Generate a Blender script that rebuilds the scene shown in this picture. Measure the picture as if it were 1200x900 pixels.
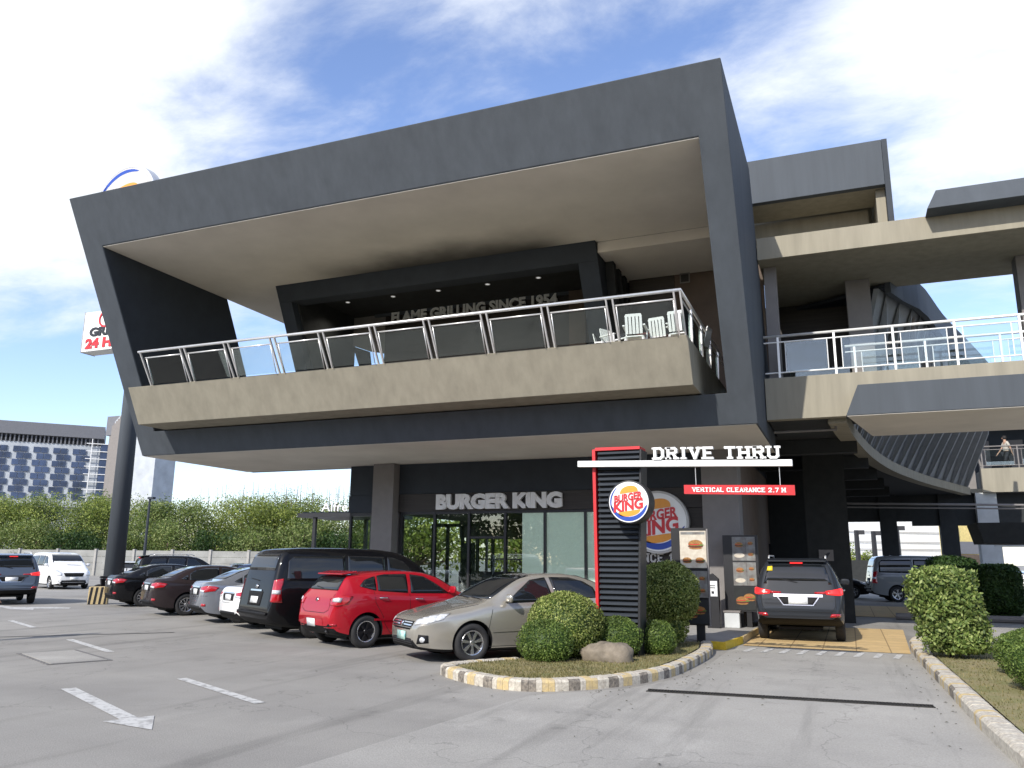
import bpy, bmesh, math, random
import numpy as np
from mathutils import Vector, Matrix
from mathutils.bvhtree import BVHTree
for o in list(bpy.data.objects): bpy.data.objects.remove(o)
SC = bpy.context.scene
COL = SC.collection
R = math.radians
# ------------------------------------------------------------------ camera, world, sun, exposure
cam = bpy.data.cameras.new('camera'); cam.sensor_width = 36; cam.sensor_fit = 'HORIZONTAL'
cam.lens = 950/1200*36; cam.clip_start = 0.1; cam.clip_end = 3000
camo = bpy.data.objects.new('camera', cam); COL.objects.link(camo)
camo.matrix_world = Matrix(((0.9262826, 0.07277935, 0.36973465, 0),
                            (0.37674288, -0.19990604, -0.90449012, 0),
                            (0.00808399, 0.97710836, -0.21258859, 1.68), (0, 0, 0, 1)))
SC.camera = camo
SUN_EL, SUN_AZ = R(35.5), R(192)          # azimuth clockwise from +Y: behind the camera, a little to its left
world = bpy.data.worlds.new('World'); SC.world = world; world.use_nodes = True
wn = world.node_tree.nodes; wl = world.node_tree.links; wn.clear()
wout = wn.new('ShaderNodeOutputWorld'); wbg = wn.new('ShaderNodeBackground')
sky = wn.new('ShaderNodeTexSky'); sky.sky_type = 'NISHITA'; sky.sun_disc = False
sky.sun_elevation = SUN_EL; sky.sun_rotation = SUN_AZ; sky.air_density = 1.0; sky.dust_density = 0.6; sky.ozone_density = 2.0
wbg.inputs['Strength'].default_value = 0.125
tc = wn.new('ShaderNodeTexCoord')
def wnode(t, **k):
    n = wn.new(t)
    for a, b in k.items(): setattr(n, a, b)
    return n
def wmath(op, a, b=None, clamp=False):
    n = wnode('ShaderNodeMath', operation=op, use_clamp=clamp)
    for i, v in enumerate((a, b)):
        if v is None: continue
        if isinstance(v, (int, float)): n.inputs[i].default_value = v
        else: wl.new(v, n.inputs[i])
    return n.outputs[0]
# clouds: project the sky direction on a flat cloud layer, layered noise, denser in two broad banks
sep = wnode('ShaderNodeSeparateXYZ'); wl.new(tc.outputs['Generated'], sep.inputs[0])
zc = wmath('MAXIMUM', sep.outputs[2], 0.0)
den = wmath('ADD', zc, 0.16)
comb = wnode('ShaderNodeCombineXYZ')
wl.new(wmath('DIVIDE', sep.outputs[0], den), comb.inputs[0]); wl.new(wmath('DIVIDE', sep.outputs[1], den), comb.inputs[1])
def wnoise(scale, detail, rough, dist, off):
    mp = wnode('ShaderNodeMapping'); mp.inputs['Location'].default_value = off; mp.inputs['Rotation'].default_value = (0, 0, R(25)); mp.inputs['Scale'].default_value = (1, 1.5, 1)
    wl.new(comb.outputs[0], mp.inputs[0])
    n = wnode('ShaderNodeTexNoise'); n.inputs['Scale'].default_value = scale; n.inputs['Detail'].default_value = detail
    n.inputs['Roughness'].default_value = rough; n.inputs['Distortion'].default_value = dist
    wl.new(mp.outputs[0], n.inputs['Vector']); return n.outputs[0]
n1 = wnoise(1.0, 9, 0.58, 0.15, (1.3, 4.1, 0)); n2 = wnoise(3.0, 9, 0.62, 0.25, (7.7, 2.0, 0))
def bank(d, width, gain):
    v = wnode('ShaderNodeVectorMath', operation='DOT_PRODUCT'); wl.new(tc.outputs['Generated'], v.inputs[0])
    L = math.sqrt(sum(c*c for c in d)); v.inputs[1].default_value = tuple(c/L for c in d)
    mr = wnode('ShaderNodeMapRange', interpolation_type='SMOOTHSTEP'); wl.new(v.outputs['Value'], mr.inputs[0])
    mr.inputs[1].default_value = math.cos(R(width)); mr.inputs[2].default_value = 1.0; mr.inputs[3].default_value = 0; mr.inputs[4].default_value = gain
    return mr.outputs[0]
BANKS = [((-0.84, 0.40, 0.46), 27, 0.24), ((0.27, 0.78, 0.52), 18, 0.20), ((-0.30, 0.66, 0.68), 12, 0.10), ((-0.2,-1,0.7), 70, 0.06)]
acc = wmath('ADD', wmath('MULTIPLY', n1, 0.56), wmath('MULTIPLY', n2, 0.44))
for b in BANKS: acc = wmath('ADD', acc, bank(*b))
acc = wmath('SUBTRACT', acc, bank((-0.76, 0.62, 0.10), 15, 0.22))
mrc = wnode('ShaderNodeMapRange', interpolation_type='SMOOTHSTEP'); wl.new(acc, mrc.inputs[0])
mrc.inputs[1].default_value = 0.43; mrc.inputs[2].default_value = 0.71
lowz = wnode('ShaderNodeMapRange'); wl.new(sep.outputs[2], lowz.inputs[0]); lowz.inputs[1].default_value = 0.06; lowz.inputs[2].default_value = 0.30
cf = wmath('MULTIPLY', mrc.outputs[0], lowz.outputs[0]); cf = wmath('MULTIPLY', cf, 0.95)
tint = wnode('ShaderNodeMix', data_type='RGBA', blend_type='MULTIPLY'); tint.inputs[0].default_value = 1.0
wl.new(sky.outputs[0], tint.inputs[6]); tint.inputs[7].default_value = (1.62, 1.56, 1.74, 1)
mixc = wnode('ShaderNodeMix', data_type='RGBA'); wl.new(cf, mixc.inputs[0])
wl.new(tint.outputs[2], mixc.inputs[6]); mixc.inputs[7].default_value = (7.3, 7.6, 7.9, 1)
wl.new(mixc.outputs[2], wbg.inputs[0]); wl.new(wbg.outputs[0], wout.inputs[0])
sl = bpy.data.lights.new('sun', 'SUN'); sl.energy = 4.2; sl.angle = R(0.5); sl.color = (1, 0.95, 0.87)
so = bpy.data.objects.new('sun', sl); COL.objects.link(so)
sd = Vector((math.sin(SUN_AZ)*math.cos(SUN_EL), math.cos(SUN_AZ)*math.cos(SUN_EL), math.sin(SUN_EL)))
so.rotation_euler = sd.to_track_quat('Z', 'Y').to_euler(); so.location = (0, -20, 30)
SC.view_settings.view_transform = 'Standard'; SC.view_settings.look = 'None'
SC.view_settings.gamma = 1; SC.view_settings.use_curve_mapping = False
SC.view_settings.exposure = 0.32
SC.render.engine = 'CYCLES'
SC.cycles.max_bounces = 8; SC.cycles.transparent_max_bounces = 12
# ------------------------------------------------------------------ materials
MATS = {}
def pmat(name, col, rough=0.6, metal=0.0, var=0.10, scale=4.0, bump=0.0, bscale=30.0, coat=0.0, stretch=(1, 1, 1), col2=None, spec=0.5, emit=None):
    m = bpy.data.materials.new(name); m.use_nodes = True; MATS[name] = m
    nt = m.node_tree; N = nt.nodes; L = nt.links; b = N['Principled BSDF']
    b.inputs['Roughness'].default_value = rough; b.inputs['Metallic'].default_value = metal
    b.inputs['Specular IOR Level'].default_value = spec
    if coat: b.inputs['Coat Weight'].default_value = coat; b.inputs['Coat Roughness'].default_value = 0.04
    t = N.new('ShaderNodeTexCoord'); mp = N.new('ShaderNodeMapping'); mp.inputs['Scale'].default_value = stretch
    L.new(t.outputs['Object'], mp.inputs[0])
    n = N.new('ShaderNodeTexNoise'); n.inputs['Scale'].default_value = scale; n.inputs['Detail'].default_value = 6; n.inputs['Roughness'].default_value = 0.6
    L.new(mp.outputs[0], n.inputs['Vector'])
    mr = N.new('ShaderNodeMapRange'); L.new(n.outputs[0], mr.inputs[0]); mr.inputs[1].default_value = 0.3; mr.inputs[2].default_value = 0.7
    mx = N.new('ShaderNodeMix'); mx.data_type = 'RGBA'; L.new(mr.outputs[0], mx.inputs[0])
    c2 = col2 if col2 else tuple(c*(1-2*var) for c in col)
    mx.inputs[6].default_value = (*c2, 1); mx.inputs[7].default_value = (*(c*(1+(0 if col2 else var)) for c in col), 1)
    L.new(mx.outputs[2], b.inputs['Base Color'])
    if emit:
        b.inputs['Emission Color'].default_value = (*emit[0], 1); b.inputs['Emission Strength'].default_value = emit[1]
    if bump:
        n2 = N.new('ShaderNodeTexNoise'); n2.inputs['Scale'].default_value = bscale; n2.inputs['Detail'].default_value = 5
        L.new(t.outputs['Object'], n2.inputs['Vector'])
        bp = N.new('ShaderNodeBump'); bp.inputs['Strength'].default_value = bump; bp.inputs['Distance'].default_value = 0.02
        L.new(n2.outputs[0], bp.inputs['Height']); L.new(bp.outputs[0], b.inputs['Normal'])
    return m
def glassmat(name, tintc, refl=0.05, rough=0.0):
    m = bpy.data.materials.new(name); m.use_nodes = True; MATS[name] = m
    N = m.node_tree.nodes; L = m.node_tree.links; N.clear()
    o = N.new('ShaderNodeOutputMaterial'); tr = N.new('ShaderNodeBsdfTransparent'); tr.inputs[0].default_value = (*tintc, 1)
    g = N.new('ShaderNodeBsdfGlossy'); g.inputs['Roughness'].default_value = rough; g.inputs[0].default_value = (0.95, 1, 0.98, 1)
    fr = N.new('ShaderNodeFresnel'); fr.inputs[0].default_value = 1.5
    ad = N.new('ShaderNodeMath'); ad.operation = 'ADD'; ad.inputs[1].default_value = refl; ad.use_clamp = True
    L.new(fr.outputs[0], ad.inputs[0])
    mx = N.new('ShaderNodeMixShader'); L.new(ad.outputs[0], mx.inputs[0]); L.new(tr.outputs[0], mx.inputs[1]); L.new(g.outputs[0], mx.inputs[2])
    L.new(mx.outputs[0], o.inputs[0]); return m
def leafmat(name, a, b, c):
    m = bpy.data.materials.new(name); m.use_nodes = True; MATS[name] = m
    N = m.node_tree.nodes; L = m.node_tree.links; bs = N['Principled BSDF']
    ge = N.new('ShaderNodeNewGeometry'); cr = N.new('ShaderNodeValToRGB')
    e = cr.color_ramp.elements; e[0].color = (*a, 1); e[0].position = 0.0; e[1].color = (*c, 1); e[1].position = 1.0
    k = e.new(0.5); k.color = (*b, 1)
    L.new(ge.outputs['Random Per Island'], cr.inputs[0])
    t = N.new('ShaderNodeTexCoord'); n = N.new('ShaderNodeTexNoise'); n.inputs['Scale'].default_value = 2.2; n.inputs['Detail'].default_value = 3
    L.new(t.outputs['Object'], n.inputs['Vector'])
    mr = N.new('ShaderNodeMapRange'); L.new(n.outputs[0], mr.inputs[0]); mr.inputs[1].default_value = 0.3; mr.inputs[2].default_value = 0.7
    mr.inputs[3].default_value = 0.65; mr.inputs[4].default_value = 1.25
    mx = N.new('ShaderNodeMix'); mx.data_type = 'RGBA'; mx.blend_type = 'MULTIPLY'; mx.inputs[0].default_value = 1
    L.new(cr.outputs[0], mx.inputs[6]); L.new(mr.outputs[0], mx.inputs[7]); L.new(mx.outputs[2], bs.inputs['Base Color'])
    bs.inputs['Roughness'].default_value = 0.55; bs.inputs['Specular IOR Level'].default_value = 0.35
    tl = N.new('ShaderNodeBsdfTranslucent'); L.new(mx.outputs[2], tl.inputs[0])
    ms = N.new('ShaderNodeMixShader'); ms.inputs[0].default_value = 0.28
    L.new(bs.outputs[0], ms.inputs[1]); L.new(tl.outputs[0], ms.inputs[2]); L.new(ms.outputs[0], N['Material Output'].inputs[0])
    return m
pmat('grey_paint', (0.072, 0.082, 0.094), 0.75, var=0.07, scale=1.5, bump=0.12, bscale=60, stretch=(2.2, 2.2, 0.16), spec=0.25)
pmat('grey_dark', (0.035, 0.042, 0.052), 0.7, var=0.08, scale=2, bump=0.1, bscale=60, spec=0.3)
pmat('taupe', (0.285, 0.26, 0.20), 0.8, var=0.08, scale=1.8, bump=0.15, bscale=60, stretch=(2.4, 2.4, 0.25), spec=0.3)
pmat('soffit', (0.66, 0.62, 0.55), 0.85, var=0.06, scale=0.7, bump=0.05, spec=0.2)
pmat('brown_wall', (0.105, 0.075, 0.055), 0.75, var=0.1, scale=2)
pmat('wood_dark', (0.032, 0.026, 0.022), 0.6, var=0.2, scale=3, stretch=(0.3, 1, 8))
pmat('column', (0.20, 0.185, 0.175), 0.8, var=0.05, scale=3, bump=0.1)
pmat('column_white', (0.5, 0.52, 0.52), 0.8, var=0.05, scale=3, bump=0.1)
pmat('black', (0.012, 0.012, 0.014), 0.45, var=0.1)
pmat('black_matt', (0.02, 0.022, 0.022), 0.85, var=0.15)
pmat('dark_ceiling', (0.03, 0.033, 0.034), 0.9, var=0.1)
pmat('steel', (0.74, 0.73, 0.71), 0.35, 0.55, var=0.04, scale=8)
pmat('white_metal', (0.80, 0.80, 0.78), 0.35, 0.2, var=0.03)
pmat('letter_grey', (0.50, 0.49, 0.47), 0.5, var=0.05)
pmat('white', (0.8, 0.8, 0.78), 0.45, var=0.03)
pmat('white_lit', (0.85, 0.85, 0.83), 0.4, var=0.02, emit=((1, 1, 1), 0.35))
pmat('frost_glow', (0.66, 0.72, 0.70), 0.35, var=0.06, scale=1, emit=((.70, .74, .72), 0.42))  # emission put into the blinds stands in for room light behind the panes
pmat('fin_grey', (0.22, 0.235, 0.25), 0.7, var=.06)
pmat('letter_bright', (0.78, 0.77, 0.75), 0.5, var=0.05)
pmat('red', (0.55, 0.02, 0.025), 0.4, var=0.05)
pmat('orange', (0.75, 0.30, 0.03), 0.4, var=0.05)
pmat('blue', (0.015, 0.06, 0.35), 0.4, var=0.05)
pmat('yellow', (0.70, 0.48, 0.03), 0.6, var=0.12, scale=14)
pmat('ochre', (0.62, 0.37, 0.115), 0.75, var=0.14, scale=3, bump=0.2)
pmat('plastic_white', (0.78, 0.78, 0.77), 0.35, var=0.02)
pmat('maroon', (0.16, 0.04, 0.04), 0.4, var=0.05)
pmat('kerb_white', (0.60, 0.56, 0.47), 0.85, scale=22, col2=(0.33, 0.29, 0.24), bump=0.4, bscale=50)
pmat('kerb_yellow', (0.58, 0.44, 0.20), 0.85, scale=20, col2=(0.40, 0.32, 0.20), bump=0.4, bscale=50)
pmat('kerb_black', (0.06, 0.055, 0.05), 0.85, scale=20, col2=(0.30, 0.26, 0.21), bump=0.4, bscale=50)
pmat('rock', (0.25, 0.21, 0.16), 0.9, scale=6, col2=(0.12, 0.10, 0.075), bump=1.0, bscale=9)
pmat('bark', (0.10, 0.07, 0.05), 0.9, var=0.2, scale=12, bump=0.5)
pmat('concrete', (0.32, 0.31, 0.29), 0.9, var=0.08, scale=3, bump=0.3)
pmat('fence_concrete', (0.30, 0.30, 0.28), 0.9, var=0.12, scale=1.0)
pmat('road_paint', (0.50, 0.495, 0.475), 0.8, scale=9, col2=(0.25, 0.243, 0.232))
_rp = MATS['road_paint'].node_tree.nodes
[setattr(n.inputs[1], 'default_value', .36) or setattr(n.inputs[2], 'default_value', .52) for n in _rp if n.type == 'MAP_RANGE']
pmat('iron', (0.035, 0.033, 0.03), 0.7, 0.3, var=0.2)
pmat('skin', (0.42, 0.25, 0.17), 0.6, var=0.03)
pmat('hair', (0.012, 0.01, 0.01), 0.7, var=0.1)
pmat('shirt_pale', (0.45, 0.42, 0.36), 0.85, var=0.06)
pmat('trousers', (0.025, 0.027, 0.035), 0.85, var=0.1)
pmat('tyre', (0.022, 0.022, 0.023), 0.85, var=0.15)
pmat('alloy', (0.62, 0.62, 0.63), 0.25, 0.9, var=0.03)
pmat('alloy_dark', (0.05, 0.05, 0.055), 0.35, 0.8, var=0.03)
pmat('chrome', (0.75, 0.75, 0.76), 0.1, 1.0, var=0.01)
pmat('trim_black', (0.012, 0.012, 0.013), 0.7, var=0.1, spec=.2)
pmat('car_glass', (0.010, 0.012, 0.014), 0.03, var=0.02, spec=0.7)
pmat('lamp_red', (0.42, 0.008, 0.015), 0.12, var=0.15, scale=25, coat=1)
pmat('lamp_red_on', (0.65, 0.02, 0.02), 0.2, var=0.05, emit=((1, 0.03, 0.03), 0.7))
pmat('lamp_clear', (0.72, 0.73, 0.74), 0.12, 0.25, var=0.2, scale=22, coat=1)
pmat('plate_white', (0.75, 0.76, 0.75), 0.4, var=0.08, scale=20)
pmat('plate_green', (0.62, 0.74, 0.62), 0.4, scale=9, col2=(0.06, 0.33, 0.36))
pmat('sticker_yellow', (0.85, 0.6, 0.03), 0.5)
for n_, c_, mt in (('paint_champagne', (0.40, 0.375, 0.325), 0.55), ('paint_red', (0.36, 0.006, 0.016), 0.1), ('paint_black', (0.004, 0.004, 0.005), 0.0),
                   ('paint_bluegrey', (0.22, 0.235, 0.265), 0.5), ('paint_brown', (0.024, 0.017, 0.018), 0.0), ('paint_white', (0.78, 0.78, 0.77), 0.0),
                   ('paint_slate', (0.085, 0.11, 0.155), 0.1), ('paint_grey', (0.020, 0.023, 0.028), 0.0), ('paint_blue', (0.05, 0.07, 0.13), 0.4),
                   ('paint_silver', (0.42, 0.43, 0.43), 0.5), ('paint_midgrey', (0.22, 0.23, 0.23), 0.2)):
    pmat(n_, c_, 0.5 if n_ in ('paint_grey', 'paint_black', 'paint_brown') else 0.27 if mt > .3 else 0.42, mt, var=0.02, scale=1.5, coat=.5 if n_ in ('paint_grey', 'paint_black', 'paint_brown') else 0.9, spec=.4 if mt > .3 else .1)
glassmat('rail_glass', (0.88, 0.92, 0.90), 0.03)
glassmat('rail_glass_clear', (0.85, 0.90, 0.90), 0.03)
glassmat('shop_glass', (0.72, 0.78, 0.75), 0.03)
leafmat('leaf_box', (0.07, 0.11, 0.018), (0.20, 0.25, 0.05), (0.42, 0.45, 0.15))
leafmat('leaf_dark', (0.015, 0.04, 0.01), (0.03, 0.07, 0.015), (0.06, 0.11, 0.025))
leafmat('leaf_green', (0.05, 0.09, 0.018), (0.12, 0.185, 0.035), (0.22, 0.29, 0.07))
leafmat('leaf_hedge', (0.05, 0.09, 0.02), (0.16, 0.225, 0.05), (0.36, 0.41, 0.14))
leafmat('leaf_tree', (0.09, 0.13, 0.025), (0.21, 0.27, 0.045), (0.36, 0.39, 0.10))
leafmat('leaf_tree2', (0.07, 0.115, 0.025), (0.16, 0.22, 0.05), (0.30, 0.33, 0.13))
leafmat('leaf_twig', (0.05, 0.05, 0.03), (0.08, 0.075, 0.035), (0.12, 0.10, 0.05))
leafmat('grass', (0.10, 0.105, 0.03), (0.19, 0.165, 0.065), (0.30, 0.25, 0.12))
M = lambda n: MATS[n]
# ------------------------------------------------------------------ object helpers
def tag(o, label=None, cat=None, group=None, kind=None):
    if label: o['label'] = label
    if cat: o['category'] = cat
    if group: o['group'] = group
    if kind: o['kind'] = kind
    return o
def empty(name, loc, rz=0, label=None, cat=None, group=None):
    o = bpy.data.objects.new(name, None); COL.objects.link(o); o.location = loc; o.rotation_euler = (0, 0, rz)
    o.empty_display_size = 0.2
    return tag(o, label, cat, group)
class MB:
    def __init__(s): s.v = []; s.f = []; s.m = []; s.mi = 0
    def add(s, vs, fs):
        b = len(s.v); s.v += [tuple(v) for v in vs]; s.f += [tuple(i+b for i in f) for f in fs]; s.m += [s.mi]*len(fs); return s
    def box(s, x0, x1, y0, y1, z0, z1):
        return s.add([(x0,y0,z0),(x1,y0,z0),(x1,y1,z0),(x0,y1,z0),(x0,y0,z1),(x1,y0,z1),(x1,y1,z1),(x0,y1,z1)],
                     [(0,3,2,1),(4,5,6,7),(0,1,5,4),(1,2,6,5),(2,3,7,6),(3,0,4,7)])
    def ext(s, poly, vec):
        """extrude a 3D polygon by a vector"""
        n = len(poly); P = [Vector(p) for p in poly]; v = Vector(vec)
        nn = Vector((0, 0, 0))
        for i in range(n): nn += P[i].cross(P[(i+1) % n])
        if nn.dot(v) > 0: P = P[::-1]
        vs = P + [p+v for p in P]
        fs = [tuple(range(n)), tuple(range(2*n-1, n-1, -1))] + [(i, n+i, n+(i+1) % n, (i+1) % n)[::-1] for i in range(n)]
        fs = fs[:2] + [tuple(reversed(f)) for f in fs[2:]]
        fs = [fs[0], fs[1]] + [(i, (i+1) % n, n+(i+1) % n, n+i)[::-1] for i in range(n)]
        return s.add(vs, fs)
    def tube(s, pts, r, n=8, cap=True):
        P = [Vector(p) for p in pts]; rr = r if isinstance(r, (list, tuple)) else [r]*len(P)
        vs = []; fs = []; up = None
        for i, p in enumerate(P):
            d = (P[min(i+1, len(P)-1)]-P[max(i-1, 0)]).normalized()
            if up is None: up = d.orthogonal().normalized()
            else: up = (up-d*up.dot(d)).normalized()
            w = d.cross(up)
            for k in range(n):
                a = 2*math.pi*k/n; vs.append(p+(up*math.cos(a)+w*math.sin(a))*rr[i])
        for i in range(len(P)-1):
            for k in range(n):
                fs.append((i*n+k, i*n+(k+1) % n, (i+1)*n+(k+1) % n, (i+1)*n+k))
        if cap: fs += [tuple(range(n-1, -1, -1)), tuple((len(P)-1)*n+k for k in range(n))]
        return s.add(vs, fs)
    def bar(s, a, b, w, h=None, up=(0, 0, 1)):
        a = Vector(a); b = Vector(b); h = h or w; d = (b-a).normalized(); u = Vector(up)
        x = d.cross(u)
        if x.length < 1e-4: x = d.cross(Vector((1, 0, 0)))
        x.normalize(); u = x.cross(d)
        vs = [p+x*(sx*w/2)+u*(sz*h/2) for p in (a, b) for sx, sz in ((-1, -1), (1, -1), (1, 1), (-1, 1))]
        return s.add(vs, [(0, 1, 2, 3)[::-1][::-1], (7, 6, 5, 4), (0, 4, 5, 1), (1, 5, 6, 2), (2, 6, 7, 3), (3, 7, 4, 0)])
    def lathe(s, prof, c, axis='z', n=24, ang0=0.0, ang1=2*math.pi):
        """profile of (radius, height) turned about an axis through c"""
        vs = []; fs = []; m = len(prof); full = abs(ang1-ang0-2*math.pi) < 1e-6; k = n if full else n+1
        for i in range(k):
            a = ang0+(ang1-ang0)*i/n; ca, sa = math.cos(a), math.sin(a)
            for r, h in prof:
                p = {'z': (r*ca, r*sa, h), 'y': (r*ca, h, r*sa), 'x': (h, r*ca, r*sa)}[axis]
                vs.append((c[0]+p[0], c[1]+p[1], c[2]+p[2]))
        for i in range(n):
            j = (i+1) % k
            for q in range(m-1): fs.append((i*m+q, j*m+q, j*m+q+1, i*m+q+1))
        return s.add(vs, fs)
    def build(s, name, mat, parent=None, smooth=False, bevel=0, world=False, fix=True):
        me = bpy.data.meshes.new(name)
        vs = s.v
        if world and parent is not None:
            q = parent
            while q.parent: q = q.parent
            mw = Matrix.Translation(q.location) @ q.rotation_euler.to_matrix().to_4x4(); iv = mw.inverted()
            vs = [tuple(iv @ Vector(v)) for v in vs]
        me.from_pydata(vs, [], s.f)
        mats = mat if isinstance(mat, (list, tuple)) else [mat]
        for m in mats: me.materials.append(M(m) if isinstance(m, str) else m)
        if len(mats) > 1: me.polygons.foreach_set('material_index', s.m)
        if fix:
            bm = bmesh.new(); bm.from_mesh(me); bmesh.ops.recalc_face_normals(bm, faces=bm.faces); bm.to_mesh(me); bm.free()
        if smooth: me.shade_smooth()
        me.update()
        o = bpy.data.objects.new(name, me); COL.objects.link(o)
        if parent is not None: o.parent = parent
        if bevel:
            b = o.modifiers.new('bevel', 'BEVEL'); b.width = bevel; b.segments = 2; b.limit_method = 'ANGLE'
        return o
def setloc(o, loc):
    """give a top-level mesh an origin near the thing"""
    v = Vector(loc); o.data.transform(Matrix.Translation(-v)); o.location = v; return o
def copy_tree(o, parent=None, **kw):
    c = o.copy(); COL.objects.link(c)
    if parent is not None: c.parent = parent
    for ch in o.children: copy_tree(ch, c)
    return c
def pchip(xs, ys):
    xs = np.array(xs, float); ys = np.array(ys, float); h = np.diff(xs); d = np.diff(ys)/h; m = np.zeros(len(xs))
    for i in range(1, len(xs)-1):
        if d[i-1]*d[i] > 0:
            w1 = 2*h[i]+h[i-1]; w2 = h[i]+2*h[i-1]; m[i] = (w1+w2)/(w1/d[i-1]+w2/d[i])
    m[0] = d[0]; m[-1] = d[-1]
    def f(x):
        x = min(max(x, xs[0]), xs[-1]); i = min(int(np.searchsorted(xs, x, 'right')-1), len(xs)-2); i = max(i, 0)
        t = (x-xs[i])/h[i]; return float((2*t**3-3*t*t+1)*ys[i]+(t**3-2*t*t+t)*h[i]*m[i]+(-2*t**3+3*t*t)*ys[i+1]+(t**3-t*t)*h[i]*m[i+1])
    return f
def curve_pts(pts, step):
    P = [Vector((*p, 0)) if len(p) == 2 else Vector(p) for p in pts]; out = []
    P = [P[0]*2-P[1]] + P + [P[-1]*2-P[-2]]
    for i in range(1, len(P)-2):
        a, b, c, d = P[i-1:i+3]; n = max(2, int((c-b).length/0.02))
        for k in range(n):
            t = k/n; out.append(0.5*((2*b)+(c-a)*t+(2*a-5*b+4*c-d)*t*t+(3*b-a-3*c+d)*t**3))
    out.append(P[-2]); res = [out[0]]; acc = 0
    for i in range(1, len(out)):
        acc += (out[i]-out[i-1]).length
        if acc >= step: res.append(out[i]); acc = 0
    return res
def text_mesh(s, size, depth, bold=0.0, spacing=1.0, width=1.0):
    cu = bpy.data.curves.new('t', 'FONT'); cu.body = s; cu.size = size; cu.extrude = depth/2; cu.offset = bold; cu.space_character = spacing
    cu.resolution_u = 3; cu.align_x = 'CENTER'; cu.align_y = 'CENTER'
    o = bpy.data.objects.new('t', cu); COL.objects.link(o); dg = bpy.context.evaluated_depsgraph_get()
    me = bpy.data.meshes.new_from_object(o.evaluated_get(dg)); bpy.data.objects.remove(o); bpy.data.curves.remove(cu)
    me.transform(Matrix.Diagonal((width, 1, 1, 1))); return me
def text_obj(name, s, size, depth, mat, parent, loc, rot=(R(90), 0, 0), bold=0.0, spacing=1.0, fit=None, shear=0):
    """raised lettering; fit=(width,height) scales it to the measured size; faces -Y by default"""
    me = text_mesh(s, size, depth, bold, spacing)
    co = np.empty(len(me.vertices)*3); me.vertices.foreach_get('co', co); co = co.reshape(-1, 3)
    co[:, 0] -= (co[:, 0].max()+co[:, 0].min())/2; co[:, 1] -= (co[:, 1].max()+co[:, 1].min())/2
    if fit:
        co[:, 0] *= fit[0]/(co[:, 0].max()-co[:, 0].min()); co[:, 1] *= fit[1]/(co[:, 1].max()-co[:, 1].min())
    me.vertices.foreach_set('co', co.ravel()); me.materials.clear(); me.materials.append(M(mat))
    from mathutils import Euler
    me.transform(Matrix.Translation(Vector(loc)) @ Euler(rot).to_matrix().to_4x4())
    me.update(); o = bpy.data.objects.new(name, me); COL.objects.link(o)
    if parent is not None: o.parent = parent
    return o
# slab-serif glyphs as strokes on a 4 x 6 grid
SG = {'D': [((0,0),(0,6)),((0,6),(2.6,6)),((2.6,6),(3.8,4.8)),((3.8,4.8),(3.8,1.2)),((3.8,1.2),(2.6,0)),((2.6,0),(0,0))],
 'R': [((0,0),(0,6)),((0,6),(3.1,6)),((3.1,6),(3.8,5.2)),((3.8,5.2),(3.8,3.9)),((3.8,3.9),(3.1,3.1)),((3.1,3.1),(0,3.1)),((2.2,3.1),(3.9,0))],
 'I': [((0.9,0),(0.9,6))], 'V': [((0,6),(2,0)),((2,0),(4,6))],
 'E': [((0,0),(0,6)),((0,6),(3.6,6)),((0,3.1),(2.6,3.1)),((0,0),(3.6,0))],
 'T': [((2,0),(2,6)),((0,6),(4,6))], 'H': [((0,0),(0,6)),((3.8,0),(3.8,6)),((0,3),(3.8,3))],
 'U': [((0,6),(0,1)),((0,1),(0.9,0)),((0.9,0),(3,0)),((3,0),(3.9,1)),((3.9,1),(3.9,6))],
 'C': [((3.8,4.6),(3.0,6)),((3.0,6),(1,6)),((1,6),(0,4.8)),((0,4.8),(0,1.2)),((0,1.2),(1,0)),((1,0),(3.0,0)),((3.0,0),(3.8,1.3))],
 'A': [((0,0),(2,6)),((2,6),(4,0)),((0.8,2),(3.2,2))], 'L': [((0,6),(0,0)),((0,0),(3.5,0))],
 'N': [((0,0),(0,6)),((0,6),(3.8,0)),((3.8,0),(3.8,6))], 'M': [((0,0),(0,6)),((0,6),(2,2)),((2,2),(4,6)),((4,6),(4,0))],
 'S': [((3.8,5),(3,6)),((3,6),(0.9,6)),((0.9,6),(0,5)),((0,5),(0.2,3.8)),((0.2,3.8),(3.6,2.3)),((3.6,2.3),(3.8,1)),((3.8,1),(3,0)),((3,0),(0.9,0)),((0.9,0),(0,1))],
 '2': [((0,4.8),(0.9,6)),((0.9,6),(3,6)),((3,6),(3.8,4.8)),((3.8,4.8),(3.4,3.4)),((3.4,3.4),(0,0)),((0,0),(3.9,0))],
 '7': [((0,6),(3.8,6)),((3.8,6),(1.4,0))], '.': [((0.4,0),(0.7,0))],
 '1': [((0.3,4.8),(1.4,6)),((1.4,6),(1.4,0))], '9': [((3.8,3),(0.9,3)),((0.9,3),(0,4)),((0,4),(0,5.2)),((0,5.2),(0.9,6)),((0.9,6),(3,6)),((3,6),(3.8,5)),((3.8,5),(3.6,1.5)),((3.6,1.5),(2.6,0)),((2.6,0),(0.6,0))],
 '5': [((3.6,6),(0.2,6)),((0.2,6),(0.1,3.4)),((0.1,3.4),(2.8,3.6)),((2.8,3.6),(3.8,2.6)),((3.8,2.6),(3.8,1)),((3.8,1),(2.8,0)),((2.8,0),(0,0.2))],
 '4': [((2.8,0),(2.8,6)),((2.8,6),(0,2)),((0,2),(4,2))]}
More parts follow.
